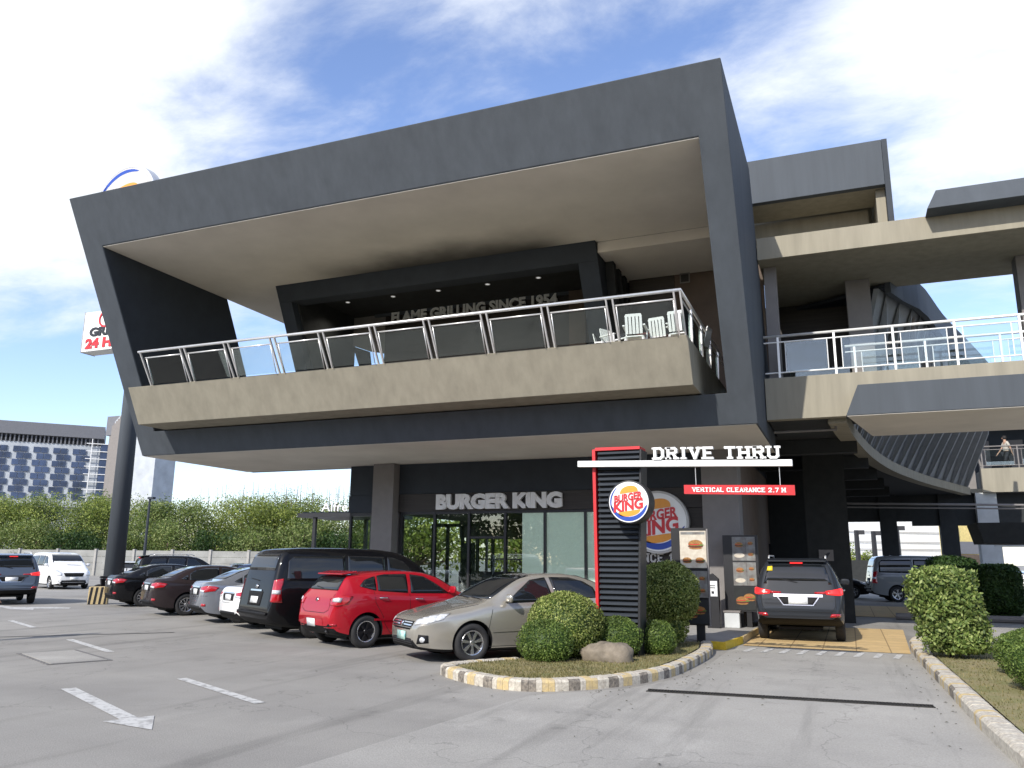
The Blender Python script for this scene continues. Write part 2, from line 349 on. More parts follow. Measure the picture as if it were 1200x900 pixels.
SERIF = {'D': [(0,0),(0,6)], 'R': [(0,0),(0,6),(3.9,0)], 'I': [(0.9,0),(0.9,6)], 'V': [(0,6),(4,6)], 'E': [(0,0),(0,6)], 'T': [(2,0)], 'H': [(0,0),(0,6),(3.8,0),(3.8,6)],
         'U': [(0,6),(3.9,6)], 'A': [(0,0),(4,0)], 'L': [(0,0),(0,6)], 'N': [(0,0),(0,6),(3.8,6)], 'M': [(0,0),(0,6),(4,6),(4,0)], '1': [(1.4,0)], '4': [(2.8,0)]}
def slab_text(name, s, x0, x1, z0, z1, y, depth, mat, parent, thick=1.15, world=False, dz=0.0):
    wid = {'I': 1.8, '.': 1.1, ' ': 0.9, '1': 2.6}; gap = 2.0 if thick < 1.27 else 2.5
    tot = sum(wid.get(c, 4) for c in s)+gap*(len(s)-1); sx = (x1-x0)/(tot+thick); sz = (z1-z0)/(6+thick)
    mb = MB(); cx_ = x0+thick/2*sx; k = 0
    for ch in s:
        st = list(SG.get(ch, []))
        for p in SERIF.get(ch, []): st.append(((p[0]-0.8, p[1]), (p[0]+0.8, p[1])))
        for i, (a, b) in enumerate(st):
            k += 1; d = Vector((b[0]-a[0], b[1]-a[1])); l = max(d.length, 1e-3); d /= l; n = Vector((-d.y, d.x))*thick/2; e = d*thick*0.45
            t = thick*(0.8 if i >= len(SG.get(ch, [])) else 1.0); n *= t/thick
            pts = [Vector(a)-e-n, Vector(b)+e-n, Vector(b)+e+n, Vector(a)-e+n]
            jy = (k % 7)*0.0012
            slope = lambda X: dz*(X-x0)/(x1-x0)
            P3 = [(cx_+p.x*sx, y-jy, z0+(p.y+thick/2)*sz+slope(cx_+p.x*sx)) for p in pts]
            mb.ext(P3, (0, depth, 0))
        cx_ += (wid.get(ch, 4)+gap)*sx
    return mb.build(name, mat, parent, world=world)
# ------------------------------------------------------------------ vehicles: a lofted shell, with glass, lamps and trim laid on its surface
KIND = {
 'sedan': dict(L=4.54, H=1.46, wb=2.60, ro=0.99, W=1.76, R=0.316,
   top=[(0,.60),(.04,.67),(.12,.725),(.35,.80),(.9,.925),(1.22,.99),(1.45,1.12),(1.75,1.285),(2.05,1.40),(2.4,1.452),(2.8,1.458),(3.2,1.425),(3.5,1.345),(3.8,1.22),(4.02,1.12),(4.2,1.085),(4.42,1.06),(4.5,.98),(4.54,.84)],
   sh=[(0,.56),(.1,.66),(.9,.83),(1.3,.915),(2.5,.945),(3.6,.99),(4.35,1.0),(4.54,.80)],
   w=[(0,.50),(.03,.58),(.12,.68),(.3,.775),(.6,.845),(1.0,.87),(2.3,.88),(3.7,.875),(4.15,.845),(4.4,.78),(4.5,.71),(4.54,.62)],
   wt=[(0,.86),(.9,.84),(1.2,.86),(1.6,.80),(2.05,.70),(2.5,.67),(3.2,.67),(3.6,.71),(4.0,.80),(4.54,.84)],
   zb=[(0,.32),(.06,.22),(.7,.17),(3.9,.18),(4.4,.24),(4.54,.38)],
   side=[[(1.60,.955),(1.85,1.13),(2.16,1.33),(2.48,1.375),(2.54,.985)],[(2.62,.985),(2.58,1.38),(3.0,1.37),(3.3,1.30),(3.47,1.20),(3.50,1.03)],[(3.55,1.035),(3.53,1.17),(3.74,1.06)]],
   wind=dict(z0=1.02, y0=.70, z1=1.405, y1=.53), rearw=dict(z0=1.125, y0=.60, z1=1.405, y1=.49),
   gaps=[[(1.22,.26),(1.24,.55),(1.32,.90)],[(2.58,.24),(2.58,.95)],[(3.62,1.0),(3.60,.82),(3.42,.58),(3.34,.42),(3.20,.25)],[(1.22,.25),(3.2,.24)]],
   handles=[(2.33,.845),(3.38,.885)], mirror=(1.62,.97)),
 'hatch': dict(L=4.11, H=1.45, wb=2.57, ro=0.72, W=1.70, R=0.31,
   top=[(0,.60),(.04,.68),(.12,.74),(.35,.83),(.85,.96),(1.08,1.03),(1.35,1.19),(1.7,1.36),(2.0,1.43),(2.4,1.452),(2.9,1.44),(3.4,1.40),(3.72,1.355),(3.80,1.28),(3.95,1.06),(4.02,.96),(4.07,.80),(4.11,.62)],
   sh=[(0,.56),(.1,.67),(.85,.87),(1.2,.94),(2.5,.98),(3.5,1.03),(3.9,1.02),(4.03,.90),(4.11,.58)],
   w=[(0,.50),(.03,.57),(.12,.67),(.3,.76),(.6,.82),(1.0,.845),(2.3,.85),(3.3,.85),(3.7,.825),(3.95,.77),(4.05,.72),(4.11,.64)],
   wt=[(0,.86),(.9,.84),(1.1,.86),(1.5,.80),(2.0,.71),(2.5,.69),(3.3,.69),(3.72,.72),(3.95,.84),(4.11,.92)],
   zb=[(0,.32),(.06,.22),(.7,.18),(3.5,.19),(3.95,.27),(4.11,.42)],
   side=[[(1.45,1.0),(1.75,1.2),(1.98,1.33),(2.30,1.375),(2.38,1.02)],[(2.46,1.025),(2.40,1.38),(2.9,1.375),(3.08,1.35),(3.14,1.075)],[(3.19,1.08),(3.14,1.34),(3.38,1.27),(3.52,1.16)]],
   wind=dict(z0=1.06, y0=.68, z1=1.39, y1=.55), rearw=dict(z0=1.08, y0=.60, z1=1.335, y1=.52),
   gaps=[[(1.12,.28),(1.14,.55),(1.24,.92)],[(2.42,.26),(2.42,1.0)],[(3.24,1.06),(3.22,.85),(3.05,.6),(2.98,.42),(2.86,.27)],[(1.12,.27),(2.86,.26)]],
   handles=[(2.20,.90),(3.04,.935)], mirror=(1.45,1.0)),
 'van': dict(L=5.12, H=1.93, wb=3.20, ro=1.05, W=1.92, R=0.33,
   top=[(0,.70),(.04,.80),(.12,.88),(.4,1.0),(.75,1.12),(.95,1.20),(1.2,1.42),(1.5,1.64),(1.8,1.80),(2.1,1.87),(2.6,1.915),(3.4,1.925),(4.3,1.915),(4.7,1.88),(4.84,1.80),(4.95,1.50),(5.03,1.15),(5.08,.85),(5.12,.62)],
   sh=[(0,.62),(.1,.76),(.7,1.0),(1.0,1.10),(2.0,1.16),(4.7,1.16),(4.98,1.08),(5.12,.58)],
   w=[(0,.62),(.03,.69),(.12,.79),(.3,.87),(.6,.93),(1.0,.955),(2.5,.96),(4.4,.96),(4.8,.945),(5.0,.925),(5.08,.90),(5.12,.84)],
   wt=[(0,.88),(.8,.86),(1.0,.88),(1.5,.84),(2.0,.80),(3,.80),(4.5,.80),(4.85,.82),(5.05,.92),(5.12,.95)],
   zb=[(0,.36),(.06,.25),(.7,.21),(4.4,.22),(4.95,.30),(5.12,.42)],
   side=[[(1.28,1.17),(1.6,1.40),(1.86,1.63),(2.15,1.72),(2.28,1.72),(2.30,1.20)],[(2.38,1.20),(2.36,1.73),(3.3,1.745),(3.32,1.20)],[(3.40,1.20),(3.38,1.745),(4.60,1.72),(4.72,1.62),(4.76,1.22)]],
   wind=dict(z0=1.24, y0=.78, z1=1.80, y1=.68), rearw=dict(z0=1.17, y0=.76, z1=1.76, y1=.68),
   gaps=[[(1.05,.3),(1.1,.7),(1.15,1.12)],[(2.34,.27),(2.34,1.80)],[(3.36,.27),(3.36,1.80)],[(1.05,.28),(3.36,.27)],[(2.5,1.12),(4.7,1.12)]],
   handles=[(2.14,1.0),(2.56,1.0)], mirror=(1.28,1.18)),
 'suv': dict(L=4.79, H=1.80, wb=2.75, ro=1.05, W=1.86, R=0.385,
   top=[(0,.82),(.04,.90),(.12,.96),(.4,1.04),(.95,1.13),(1.25,1.19),(1.5,1.36),(1.85,1.58),(2.15,1.70),(2.6,1.765),(3.3,1.775),(4.0,1.755),(4.38,1.725),(4.47,1.66),(4.60,1.36),(4.67,1.15),(4.74,.95),(4.79,.72)],
   sh=[(0,.74),(.1,.86),(.9,1.02),(1.3,1.09),(2.5,1.13),(4.0,1.19),(4.5,1.17),(4.70,1.0),(4.79,.66)],
   w=[(0,.56),(.03,.64),(.12,.76),(.3,.85),(.6,.91),(1.0,.925),(2.5,.93),(4.0,.93),(4.4,.91),(4.62,.875),(4.73,.84),(4.79,.78)],
   wt=[(0,.88),(.9,.86),(1.2,.86),(1.6,.80),(2.1,.73),(2.6,.71),(3.8,.71),(4.4,.735),(4.6,.85),(4.79,.94)],
   zb=[(0,.46),(.06,.36),(.7,.30),(4.0,.32),(4.6,.42),(4.79,.52)],
   side=[[(1.65,1.14),(1.95,1.38),(2.2,1.60),(2.55,1.665),(2.62,1.17)],[(2.70,1.17),(2.64,1.67),(3.35,1.67),(3.48,1.22)],[(3.54,1.23),(3.44,1.66),(4.05,1.62),(4.22,1.30)]],
   wind=dict(z0=1.24, y0=.74, z1=1.68, y1=.60), rearw=dict(z0=1.23, y0=.70, z1=1.64, y1=.58),
   gaps=[[(1.28,.42),(1.30,.7),(1.38,1.06)],[(2.66,.40),(2.66,1.14)],[(3.56,1.18),(3.52,.95),(3.32,.66),(3.22,.42)],[(1.28,.41),(3.22,.40)]],
   handles=[(2.44,1.04),(3.38,1.08)], mirror=(1.66,1.16)),
}
def make_wheel(parent, x, y, Rw, side, style, wid=0.205):
    w = empty('wheel', (x, y, Rw)); w.parent = parent
    t = MB(); h = wid/2
    t.lathe([(Rw*0.66, -h*0.85), (Rw*0.80, -h), (Rw*0.94, -h*0.92), (Rw, -h*0.6), (Rw, h*0.6), (Rw*0.94, h*0.92), (Rw*0.80, h), (Rw*0.66, h*0.85), (Rw*0.64, 0), (Rw*0.66, -h*0.85)], (0, 0, 0), 'y', 32)
    t.build('tyre', 'tyre', w, smooth=True)
    f = side*h*0.80; m = MB(); rr = Rw*0.66
    m.mi = 0; m.lathe([(rr, f*0.98), (rr*0.965, f*1.08), (rr*0.90, f*1.02), (rr*0.86, f*0.7), (rr*0.84, -f)], (0, 0, 0), 'y', 32)
    ns, sw = {'ten': (10, .085), 'five': (5, .16), 'star': (7, .105), 'dark': (6, .10), 'cap': (9, .12)}[style]
    m.mi = 1 if style == 'dark' else 0
    for k in range(ns):
        a = 2*math.pi*k/ns+0.2; u = Vector((math.cos(a), 0, math.sin(a))); v = Vector((-math.sin(a), 0, math.cos(a)))
        for sg, r0, r1, w0, w1 in (((0, .12, .93, sw*.7, sw*1.25)),):
            p = [u*rr*r0-v*rr*w0, u*rr*r1-v*rr*w1, u*rr*r1+v*rr*w1, u*rr*r0+v*rr*w0]
            m.ext([q+Vector((0, f*(.86 if i in (0, 3) else .98), 0)) for i, q in enumerate(p)], (0, -side*0.03, 0))
    m.lathe([(0, f*1.0), (rr*.18, f*0.98), (rr*.22, f*0.85)], (0, 0, 0), 'y', 16)
    m.mi = 1; m.lathe([(0, f*0.45), (rr*0.86, f*0.45), (rr*0.84, -f*.4)], (0, 0, 0), 'y', 24)
    m.build('rim', ['alloy', 'alloy_dark'], w)
    return w
def vehicle(name, label, kind, paint, loc, heading, rim='star', front=None, rear=None, size=None, group=None, roofz=None, clad=None, cat='car', detail=True, plates=('plate_white', 'plate_white'), roof_rails=False, rims_dark=False, lit=False):
    K = KIND[kind]; L = K['L']; xs = lambda s: (L-K['ro'])-s
    root = empty(name, (loc[0], loc[1], 0), R(heading), label, cat, group)
    if size: root.scale = size
    ftop, fsh, fw, fwt, fzb = (pchip(*zip(*K[k])) for k in ('top', 'sh', 'w', 'wt', 'zb'))
    S = sorted(set([0, .012, .03, .06, .09, .13] + list(np.linspace(.18, L-.18, 72)) + [L-.13, L-.09, L-.06, L-.03, L-.012, L]))
    rings = []
    for s in S:
        w = fw(s); zt = ftop(s); zs = min(fsh(s), zt-.04); zb = min(fzb(s), zs-.1); wt = w*fwt(s); hz = zt-zs
        zm = zb+(zs-zb)*.55
        r = [(0, zb), (w*.55, zb), (w*.86, zb+.005), (w*.955, zb+.05), (w*.985, zb+(zm-zb)*.5), (w, zm), (w*1.0, zs-.16*(zs-zb)), (w*.985, zs-.05*(zs-zb)), (w*.955, zs)]
        e = min(hz*.35, .075)
        for t in (.2, .4, .6, .8, .93):
            bow = math.sin(t*math.pi)*min(hz, .5)*.045
            r.append((w*.95+(wt-w*.95)*t+bow, zs+(hz-e)*t))
        r += [(wt*.965, zt-e*.62), (wt*.90, zt-e*.33), (wt*.78, zt-e*.14), (wt*.5, zt-e*.03), (0, zt)]
        rings.append([(xs(s), y, z) for y, z in r]+[(xs(s), -y, z) for y, z in r[-2:0:-1]])
    n = len(rings[0]); b = MB()
    for i, rg in enumerate(rings): b.v += rg
    for i in range(len(rings)-1):
        for k in range(n): b.f.append((i*n+k, i*n+(k+1) % n, (i+1)*n+(k+1) % n, (i+1)*n+k)); b.m.append(0)
    b.f += [tuple(range(n))[::-1], tuple((len(rings)-1)*n+k for k in range(n))]; b.m += [0, 0]
    body = b.build('body', [paint, 'trim_black'], root, smooth=True)
    bm = bmesh.new(); bm.from_mesh(body.data); bvh = BVHTree.FromBMesh(bm); bm.free()
    for p in body.data.polygons:
        if p.center.z < fzb(L-K['ro']-p.center.x)+.035: p.material_index = 1
    # wheel arches
    Rw = K['R']; cut = MB()
    for ax in (0, K['wb']):
        for sy in (-1, 1):
            y0, y1 = sorted((sy*(K['W']/2-.27), sy*(K['W']/2+.25)))
            cut.lathe([(0, y0), (Rw+.05, y0), (Rw+.05, y1), (0, y1)], (ax, 0, Rw+.005), 'y', 36)
    cu = cut.build('cutter', 'trim_black')
    md = body.modifiers.new('b', 'BOOLEAN'); md.object = cu; md.operation = 'DIFFERENCE'; md.solver = 'EXACT'; md.material_mode = 'TRANSFER'
    cu.parent = root; bpy.context.view_layer.update()
    me = bpy.data.meshes.new_from_object(body.evaluated_get(bpy.context.evaluated_depsgraph_get()))
    if len(me.polygons) > 200: body.modifiers.clear(); body.data = me
    else: body.modifiers.clear()
    bpy.data.objects.remove(cu)
    body.data.shade_smooth(); body.data.set_sharp_from_angle(angle=R(38))
    def patch(pname, pts, d, mat, off=.004, thick=.006, step=.07, parent=root, lab=None, both=False):
        """lay a polygon on the shell: pts are rough 3D points, d points outward"""
        res = []
        for sy in ((1, -1) if both else (1,)):
            dd = Vector((d[0], d[1]*sy, d[2])).normalized()
            u = Vector((0, 0, 1)).cross(dd)
            if u.length < .05: u = Vector((0, 1, 0))
            u.normalize(); v = dd.cross(u)
            P = [Vector((p[0], p[1]*sy, p[2])) for p in pts]
            q = [Vector((p.dot(u), p.dot(v), 0)) for p in P]; base = sum((p.dot(dd) for p in P))/len(P)
            m = bmesh.new(); vs = [m.verts.new(p) for p in q]; m.faces.new(vs)
            lo = [min(p[i] for p in q) for i in (0, 1)]; hi = [max(p[i] for p in q) for i in (0, 1)]
            for ax_ in (0, 1):
                k = int((hi[ax_]-lo[ax_])/step)
                for j in range(1, k+1):
                    co = [0, 0, 0]; co[ax_] = lo[ax_]+(hi[ax_]-lo[ax_])*j/(k+1); no = [0, 0, 0]; no[ax_] = 1
                    bmesh.ops.bisect_plane(m, geom=m.verts[:]+m.edges[:]+m.faces[:], plane_co=co, plane_no=no)
            for vv in m.verts:
                p0 = u*vv.co.x+v*vv.co.y; o = p0+dd*4
                h, nn, _, _ = bvh.ray_cast(o, -dd, 8)
                if h is None or abs(h.dot(dd)-base) > .9:
                    h, nn, _, _ = bvh.find_nearest(p0+dd*(base))
                if nn.dot(dd) < 0: nn = -nn
                vv.co = h+nn*off
            me = bpy.data.meshes.new(pname); m.to_mesh(me); m.free(); me.materials.append(M(mat)); me.shade_smooth()
            o = bpy.data.objects.new(pname, me); COL.objects.link(o); o.parent = parent
            so_ = o.modifiers.new('s', 'SOLIDIFY'); so_.thickness = thick; so_.offset = 1
            # make sure the thickness goes outwards
            if me.polygons and sum((p.normal.dot(dd)*p.area for p in me.polygons)) < 0: me.flip_normals()
            if lab: o['label'] = lab
            res.append(o)
        return res
    def strip(pname, lines, width, mat, d, off=.002, both=True, step=.05):
        for sy in ((1, -1) if both else (1,)):
            for ln in lines:
                mb = MB(); pts = []
                for a, c in zip(ln[:-1], ln[1:]):
                    a = Vector(a); c = Vector(c); k = max(1, int((c-a).length/step))
                    pts += [a+(c-a)*i/k for i in range(k)]
                pts.append(Vector(ln[-1])); out = []
                dd = Vector((d[0], d[1]*sy, d[2])).normalized()
                for i, p in enumerate(pts):
                    t = (pts[min(i+1, len(pts)-1)]-pts[max(i-1, 0)]); t = Vector((t.x, t.y*sy, t.z)); q = Vector((p.x, p.y*sy, p.z)); sdv = t.cross(dd).normalized()*width/2
                    for e in (-1, 1):
                        pp = q+sdv*e; h, nn, _, _ = bvh.ray_cast(pp+dd*(4-pp.dot(dd)), -dd, 8)
                        if h is None: h, nn, _, _ = bvh.find_nearest(pp)
                        if nn.dot(dd) < 0: nn = -nn
                        out.append(h+nn*off)
                mb.add(out, [(2*i, 2*i+1, 2*i+3, 2*i+2) for i in range(len(pts)-1)])
                mb.build(pname, mat, root)
    SD = (0, 1, 0); X = xs
    # glass
    for sp in K['side']: patch('side_window', [(X(s), .9, z) for s, z in sp], SD, 'car_glass', both=True)
    g = K['wind']; patch('windscreen', [(2, -g['y0'], g['z0']), (2, g['y0'], g['z0']), (2, (g['y0']+g['y1'])/2+.02, (g['z0']+g['z1'])/2), (2, g['y1'], g['z1']), (2, -g['y1'], g['z1']), (2, -(g['y0']+g['y1'])/2-.02, (g['z0']+g['z1'])/2)], (1, 0, .0), 'car_glass')
    g = K['rearw']; rw = patch('rear_window', [(0, -g['y0'], g['z0']), (0, g['y0'], g['z0']), (0, g['y1'], g['z1']), (0, -g['y1'], g['z1'])], (-1, 0, 0), 'car_glass')
    if detail:
        strip('panel_gap', [[(X(s), .9, z) for s, z in ln] for ln in K['gaps']], .009, 'trim_black', SD, off=.0015)
        wl_ = [[(X(s), .9, z) for s, z in sp]+[(X(sp[0][0]), .9, sp[0][1])] for sp in K['side']]
        strip('window_seal', wl_, .016, 'trim_black', SD, off=.005)
    for s, z in K['handles']:
        for sy in (-1, 1):
            h, nn, _, _ = bvh.ray_cast(Vector((X(s), sy*3, z)), Vector((0, -sy, 0)), 5)
            m = MB(); m.tube([h+Vector((-.10, 0, 0)), h+Vector((-.07, sy*.03, .003)), h+Vector((.06, sy*.03, 0)), h+Vector((.09, 0, 0))], .013, 6)
            m.build('door_handle', 'chrome' if paint in ('paint_red', 'paint_grey', 'paint_black') else paint, root, smooth=True)
    s, z = K['mirror']
    for sy in (-1, 1):
        h, nn, _, _ = bvh.ray_cast(Vector((X(s), sy*3, z)), Vector((0, -sy, 0)), 5)
        c = h+Vector((.02, sy*.13, .07)); m = MB()
        m.bar(h+Vector((.02, -sy*.02, .0)), h+Vector((.02, sy*.06, .05)), .05, .03)
        k = 10; 
        for i in range(k+1):
            a = math.pi*i/k
            for j in range(14):
                t = 2*math.pi*j/14; sgn = lambda v_: (abs(v_)**.6)*(1 if v_ > 0 else -1)
                m.v.append((c.x+.06*math.cos(a)*(1 if math.cos(a) > 0 else .35), c.y+.105*sgn(math.sin(a)*math.cos(t)), c.z+.075*sgn(math.sin(a)*math.sin(t))))
        b0 = len(m.v)-(k+1)*14
        for i in range(k):
            for j in range(14): m.f.append((b0+i*14+j, b0+i*14+(j+1) % 14, b0+(i+1)*14+(j+1) % 14, b0+(i+1)*14+j)); m.m.append(0)
        m.build('wing_mirror', paint, root, smooth=True)
    for ax in (0, K['wb']):
        for sy in (-1, 1): make_wheel(root, ax, sy*(K['W']/2-.125), Rw, sy, rim)
    rx = -K['ro']; fx = L-K['ro']
    if front: front(patch, strip, root, fx, K, paint)
    if rear: rear(patch, strip, root, rx, K, paint, bvh)
    # dark underbody with axle and sump
    m = MB(); m.box(rx+.5, fx-.6, -.45, .45, K['zb'][2][1]-.04, K['zb'][2][1]+.02); m.tube([(0, -.6, Rw), (0, .6, Rw)], .05, 8); m.tube([(K['wb'], -.6, Rw), (K['wb'], .6, Rw)], .04, 8)
    m.build('underbody', 'trim_black', root)
    return root
def plate(patch, x, z, d, mat, w=.39, h=.14, y=0):
    patch('number_plate', [(x, y-w/2, z-h/2), (x, y+w/2, z-h/2), (x, y+w/2, z+h/2), (x, y-w/2, z+h/2)], d, mat, off=.012, thick=.008, step=.5)
def front_sedan(patch, strip, root, fx, K, paint):
    F = (1, 0, 0)
    patch('grille', [(fx, -.46, .60), (fx, -.36, .525), (fx, .36, .525), (fx, .46, .60), (fx, .47, .665), (fx, -.47, .665)], F, 'trim_black', off=.003)
    strip('grille_bar', [[(fx, -.44, z), (fx, .44, z)] for z in (.56, .60, .64)], .016, 'chrome', F, off=.012, both=False)
    patch('emblem', [(fx, .065*math.cos(a), .615+.045*math.sin(a)) for a in np.linspace(0, 2*math.pi, 14)[:-1]], F, 'chrome', off=.018, step=.5)
    patch('lower_intake', [(fx, -.50, .25), (fx, .50, .25), (fx, .42, .385), (fx, -.42, .385)], F, 'trim_black', off=.003)
    strip('intake_bar', [[(fx, -.46, z), (fx, .46, z)] for z in (.29, .325, .36)], .010, 'alloy_dark', F, off=.010, both=False)
    D = (1, .62, .25)
    patch('headlight', [(fx-.05, .50, .60), (fx-.05, .52, .69), (fx-.25, .66, .765), (fx-.55, .78, .80), (fx-.42, .80, .705), (fx-.18, .72, .635)], D, 'lamp_clear', off=.005, both=True, step=.05)
    patch('fog_lamp_surround', [(fx-.1, .55, .31), (fx-.2, .72, .33), (fx-.2, .72, .45), (fx-.1, .60, .46)], (1, .5, 0), 'trim_black', both=True)
    patch('fog_lamp', [(fx-.13, .655+.045*math.cos(a), .38+.045*math.sin(a)) for a in np.linspace(0, 2*math.pi, 12)[:-1]], (1, .5, 0), 'lamp_clear', off=.014, both=True)
    plate(patch, fx, .42, F, 'plate_green')
    strip('bonnet_gap', [[(fx-.12, .50, .72), (fx-.5, .66, .85), (fx-1.1, .74, .95)]], .009, 'trim_black', (.2, 0, 1))
    strip('wiper', [[(fx-1.28, .05, 1.05), (fx-1.22, .60, 1.02)], [(fx-1.3, -.5, 1.06), (fx-1.24, .0, 1.04)]], .018, 'trim_black', (.3, 0, 1), off=.02, both=False)
    strip('side_moulding', [[(fx-1.3, .9, .50), (fx-3.25, .9, .53)]], .04, paint, (0, 1, 0), off=.012)
def front_van(patch, strip, root, fx, K, paint):
    F = (1, 0, 0)
    patch('grille', [(fx, -.42, .66), (fx, .42, .66), (fx, .50, .84), (fx, -.50, .84)], F, 'trim_black')
    strip('grille_bar', [[(fx, -.44, z), (fx, .44, z)] for z in (.69, .735, .78, .82)], .022, 'chrome', F, off=.012, both=False)
    patch('lower_intake', [(fx, -.62, .38), (fx, .62, .38), (fx, .58, .47), (fx, -.58, .47)], F, 'trim_black')
    patch('headlight', [(fx-.05, .56, .70), (fx-.05, .58, .84), (fx-.3, .78, 1.0), (fx-.5, .86, 1.0), (fx-.35, .87, .80), (fx-.15, .80, .70)], (1, .6, .1), 'lamp_clear', both=True)
    patch('fog_lamp', [(fx-.1, .70+.05*math.cos(a), .45+.04*math.sin(a)) for a in np.linspace(0, 2*math.pi, 10)[:-1]], (1, .4, 0), 'lamp_clear', both=True)
    plate(patch, fx, .55, F, 'plate_white')
    strip('wiper', [[(fx-1.0, -.1, 1.27), (fx-.97, .6, 1.24)]], .02, 'trim_black', (.8, 0, 1), off=.02, both=False)
def rear_sedan(patch, strip, root, rx, K, paint, bvh):
    B = (-1, 0, 0); D = (-1, .75, .1)
    patch('tail_lamp', [(rx+.02, .46, .92), (rx+.05, .50, .82), (rx+.12, .70, .79), (rx+.28, .84, .83), (rx+.38, .86, .92), (rx+.26, .84, .95), (rx+.1, .70, .955)], D, 'lamp_red', both=True, step=.05)
    patch('reverse_lamp', [(rx+.03, .45, .86), (rx+.05, .46, .81), (rx+.10, .66, .79), (rx+.12, .68, .83)], D, 'lamp_clear', off=.012, both=True)
    patch('plate_recess', [(rx, -.34, .72), (rx, .34, .72), (rx, .38, .90), (rx, -.38, .90)], B, 'trim_black', off=.002)
    strip('chrome_strip', [[(rx, -.36, .925), (rx, .36, .925)]], .03, 'chrome', B, off=.014, both=False)
    plate(patch, rx, .80, B, 'plate_white')
    strip('boot_gap', [[(rx, -.40, .99), (rx, -.40, .69), (rx, -.36, .66), (rx, .36, .66), (rx, .40, .69), (rx, .40, .99)]], .009, 'trim_black', B, both=False)
    strip('bumper_gap', [[(rx+.05, .50, .69), (rx+.15, .76, .70)], ], .008, 'trim_black', D)
    patch('lower_trim', [(rx, -.55, .36), (rx, .55, .36), (rx, .50, .44), (rx, -.50, .44)], B, 'trim_black')
    patch('reflector', [(rx+.08, .60, .44), (rx+.12, .74, .44), (rx+.12, .74, .50), (rx+.08, .62, .51)], (-1, .5, 0), 'lamp_red', both=True)
def rear_hatch(patch, strip, root, rx, K, paint, bvh):
    B = (-1, 0, 0); D = (-1, .8, .15)
    patch('tail_lamp', [(rx+.1, .50, .92), (rx+.1, .52, .80), (rx+.15, .70, .78), (rx+.28, .82, .84), (rx+.38, .83, .98), (rx+.25, .78, .99)], D, 'lamp_red', both=True, step=.05)
    patch('reverse_lamp', [(rx+.12, .60, .93), (rx+.12, .60, .86), (rx+.2, .74, .86), (rx+.22, .75, .94)], D, 'lamp_clear', off=.012, both=True)
    strip('tailgate_gap', [[(rx, -.60, 1.02), (rx, -.55, .72), (rx, -.40, .66), (rx, .40, .66), (rx, .55, .72), (rx, .60, 1.02)]], .010, 'trim_black', B, both=False)
    patch('emblem', [(rx, .055*math.cos(a), .90+.035*math.sin(a)) for a in np.linspace(0, 2*math.pi, 12)[:-1]], B, 'chrome', off=.01, step=.5)
    plate(patch, rx, .47, B, 'plate_white', .34, .14, y=.10)
    strip('bumper_crease', [[(rx, -.75, .40), (rx, -.42, .40), (rx, -.34, .56), (rx, .34, .56), (rx, .42, .40), (rx, .75, .40)]], .02, paint, B, off=.01, both=False)
    patch('reflector', [(rx+.1, .60, .43), (rx+.14, .72, .43), (rx+.14, .72, .47), (rx+.1, .60, .47)], (-1, .5, 0), 'lamp_red', both=True)
    patch('exhaust', [(rx+.08, -.46+.035*math.cos(a), .33+.03*math.sin(a)) for a in np.linspace(0, 2*math.pi, 10)[:-1]], B, 'alloy_dark', off=.02, thick=.03)
    m = MB(); m.ext([(rx+.30, -.52, 1.375), (rx+.60, -.56, 1.425), (rx+.60, .56, 1.425), (rx+.30, .52, 1.375)], (0, 0, .025)); m.build('spoiler', paint, root, bevel=.008)
    strip('rear_wiper', [[(rx, -.02, 1.10), (rx, .32, 1.14)]], .016, 'trim_black', B, off=.012, both=False)
def rear_van(patch, strip, root, rx, K, paint, bvh):
    B = (-1, 0, 0); D = (-1, .5, 0)
    patch('tail_lamp', [(rx+.12, .80, .78), (rx+.12, .80, 1.22), (rx+.24, .91, 1.26), (rx+.24, .95, .76)], D, 'lamp_red', both=True, step=.06)
    patch('reverse_lamp', [(rx+.12, .82, .94), (rx+.12, .82, 1.02), (rx+.22, .93, 1.02), (rx+.22, .93, .94)], D, 'lamp_clear', off=.012, both=True)
    plate(patch, rx, .80, B, 'plate_white')
    patch('plate_recess', [(rx, -.34, .68), (rx, .34, .68), (rx, .38, .98), (rx, -.38, .98)], B, 'trim_black', off=.003)
    strip('tailgate_gap', [[(rx, -.74, 1.78), (rx, -.78, .62), (rx, .78, .62), (rx, .74, 1.78), (rx, -.74, 1.78)]], .012, 'trim_black', B, both=False)
    strip('chrome_strip', [[(rx, -.30, 1.0), (rx, .30, 1.0)]], .035, 'chrome', B, off=.014, both=False)
    patch('emblem', [(rx, .07*math.cos(a), 1.08+.045*math.sin(a)) for a in np.linspace(0, 2*math.pi, 12)[:-1]], B, 'chrome', off=.01, step=.5)
    strip('rear_wiper', [[(rx, -.05, 1.20), (rx, .42, 1.24)]], .018, 'trim_black', B, off=.014, both=False)
    patch('bumper_step', [(rx, -.80, .50), (rx, .80, .50), (rx, .80, .56), (rx, -.80, .56)], B, 'trim_black', off=.02, thick=.03)
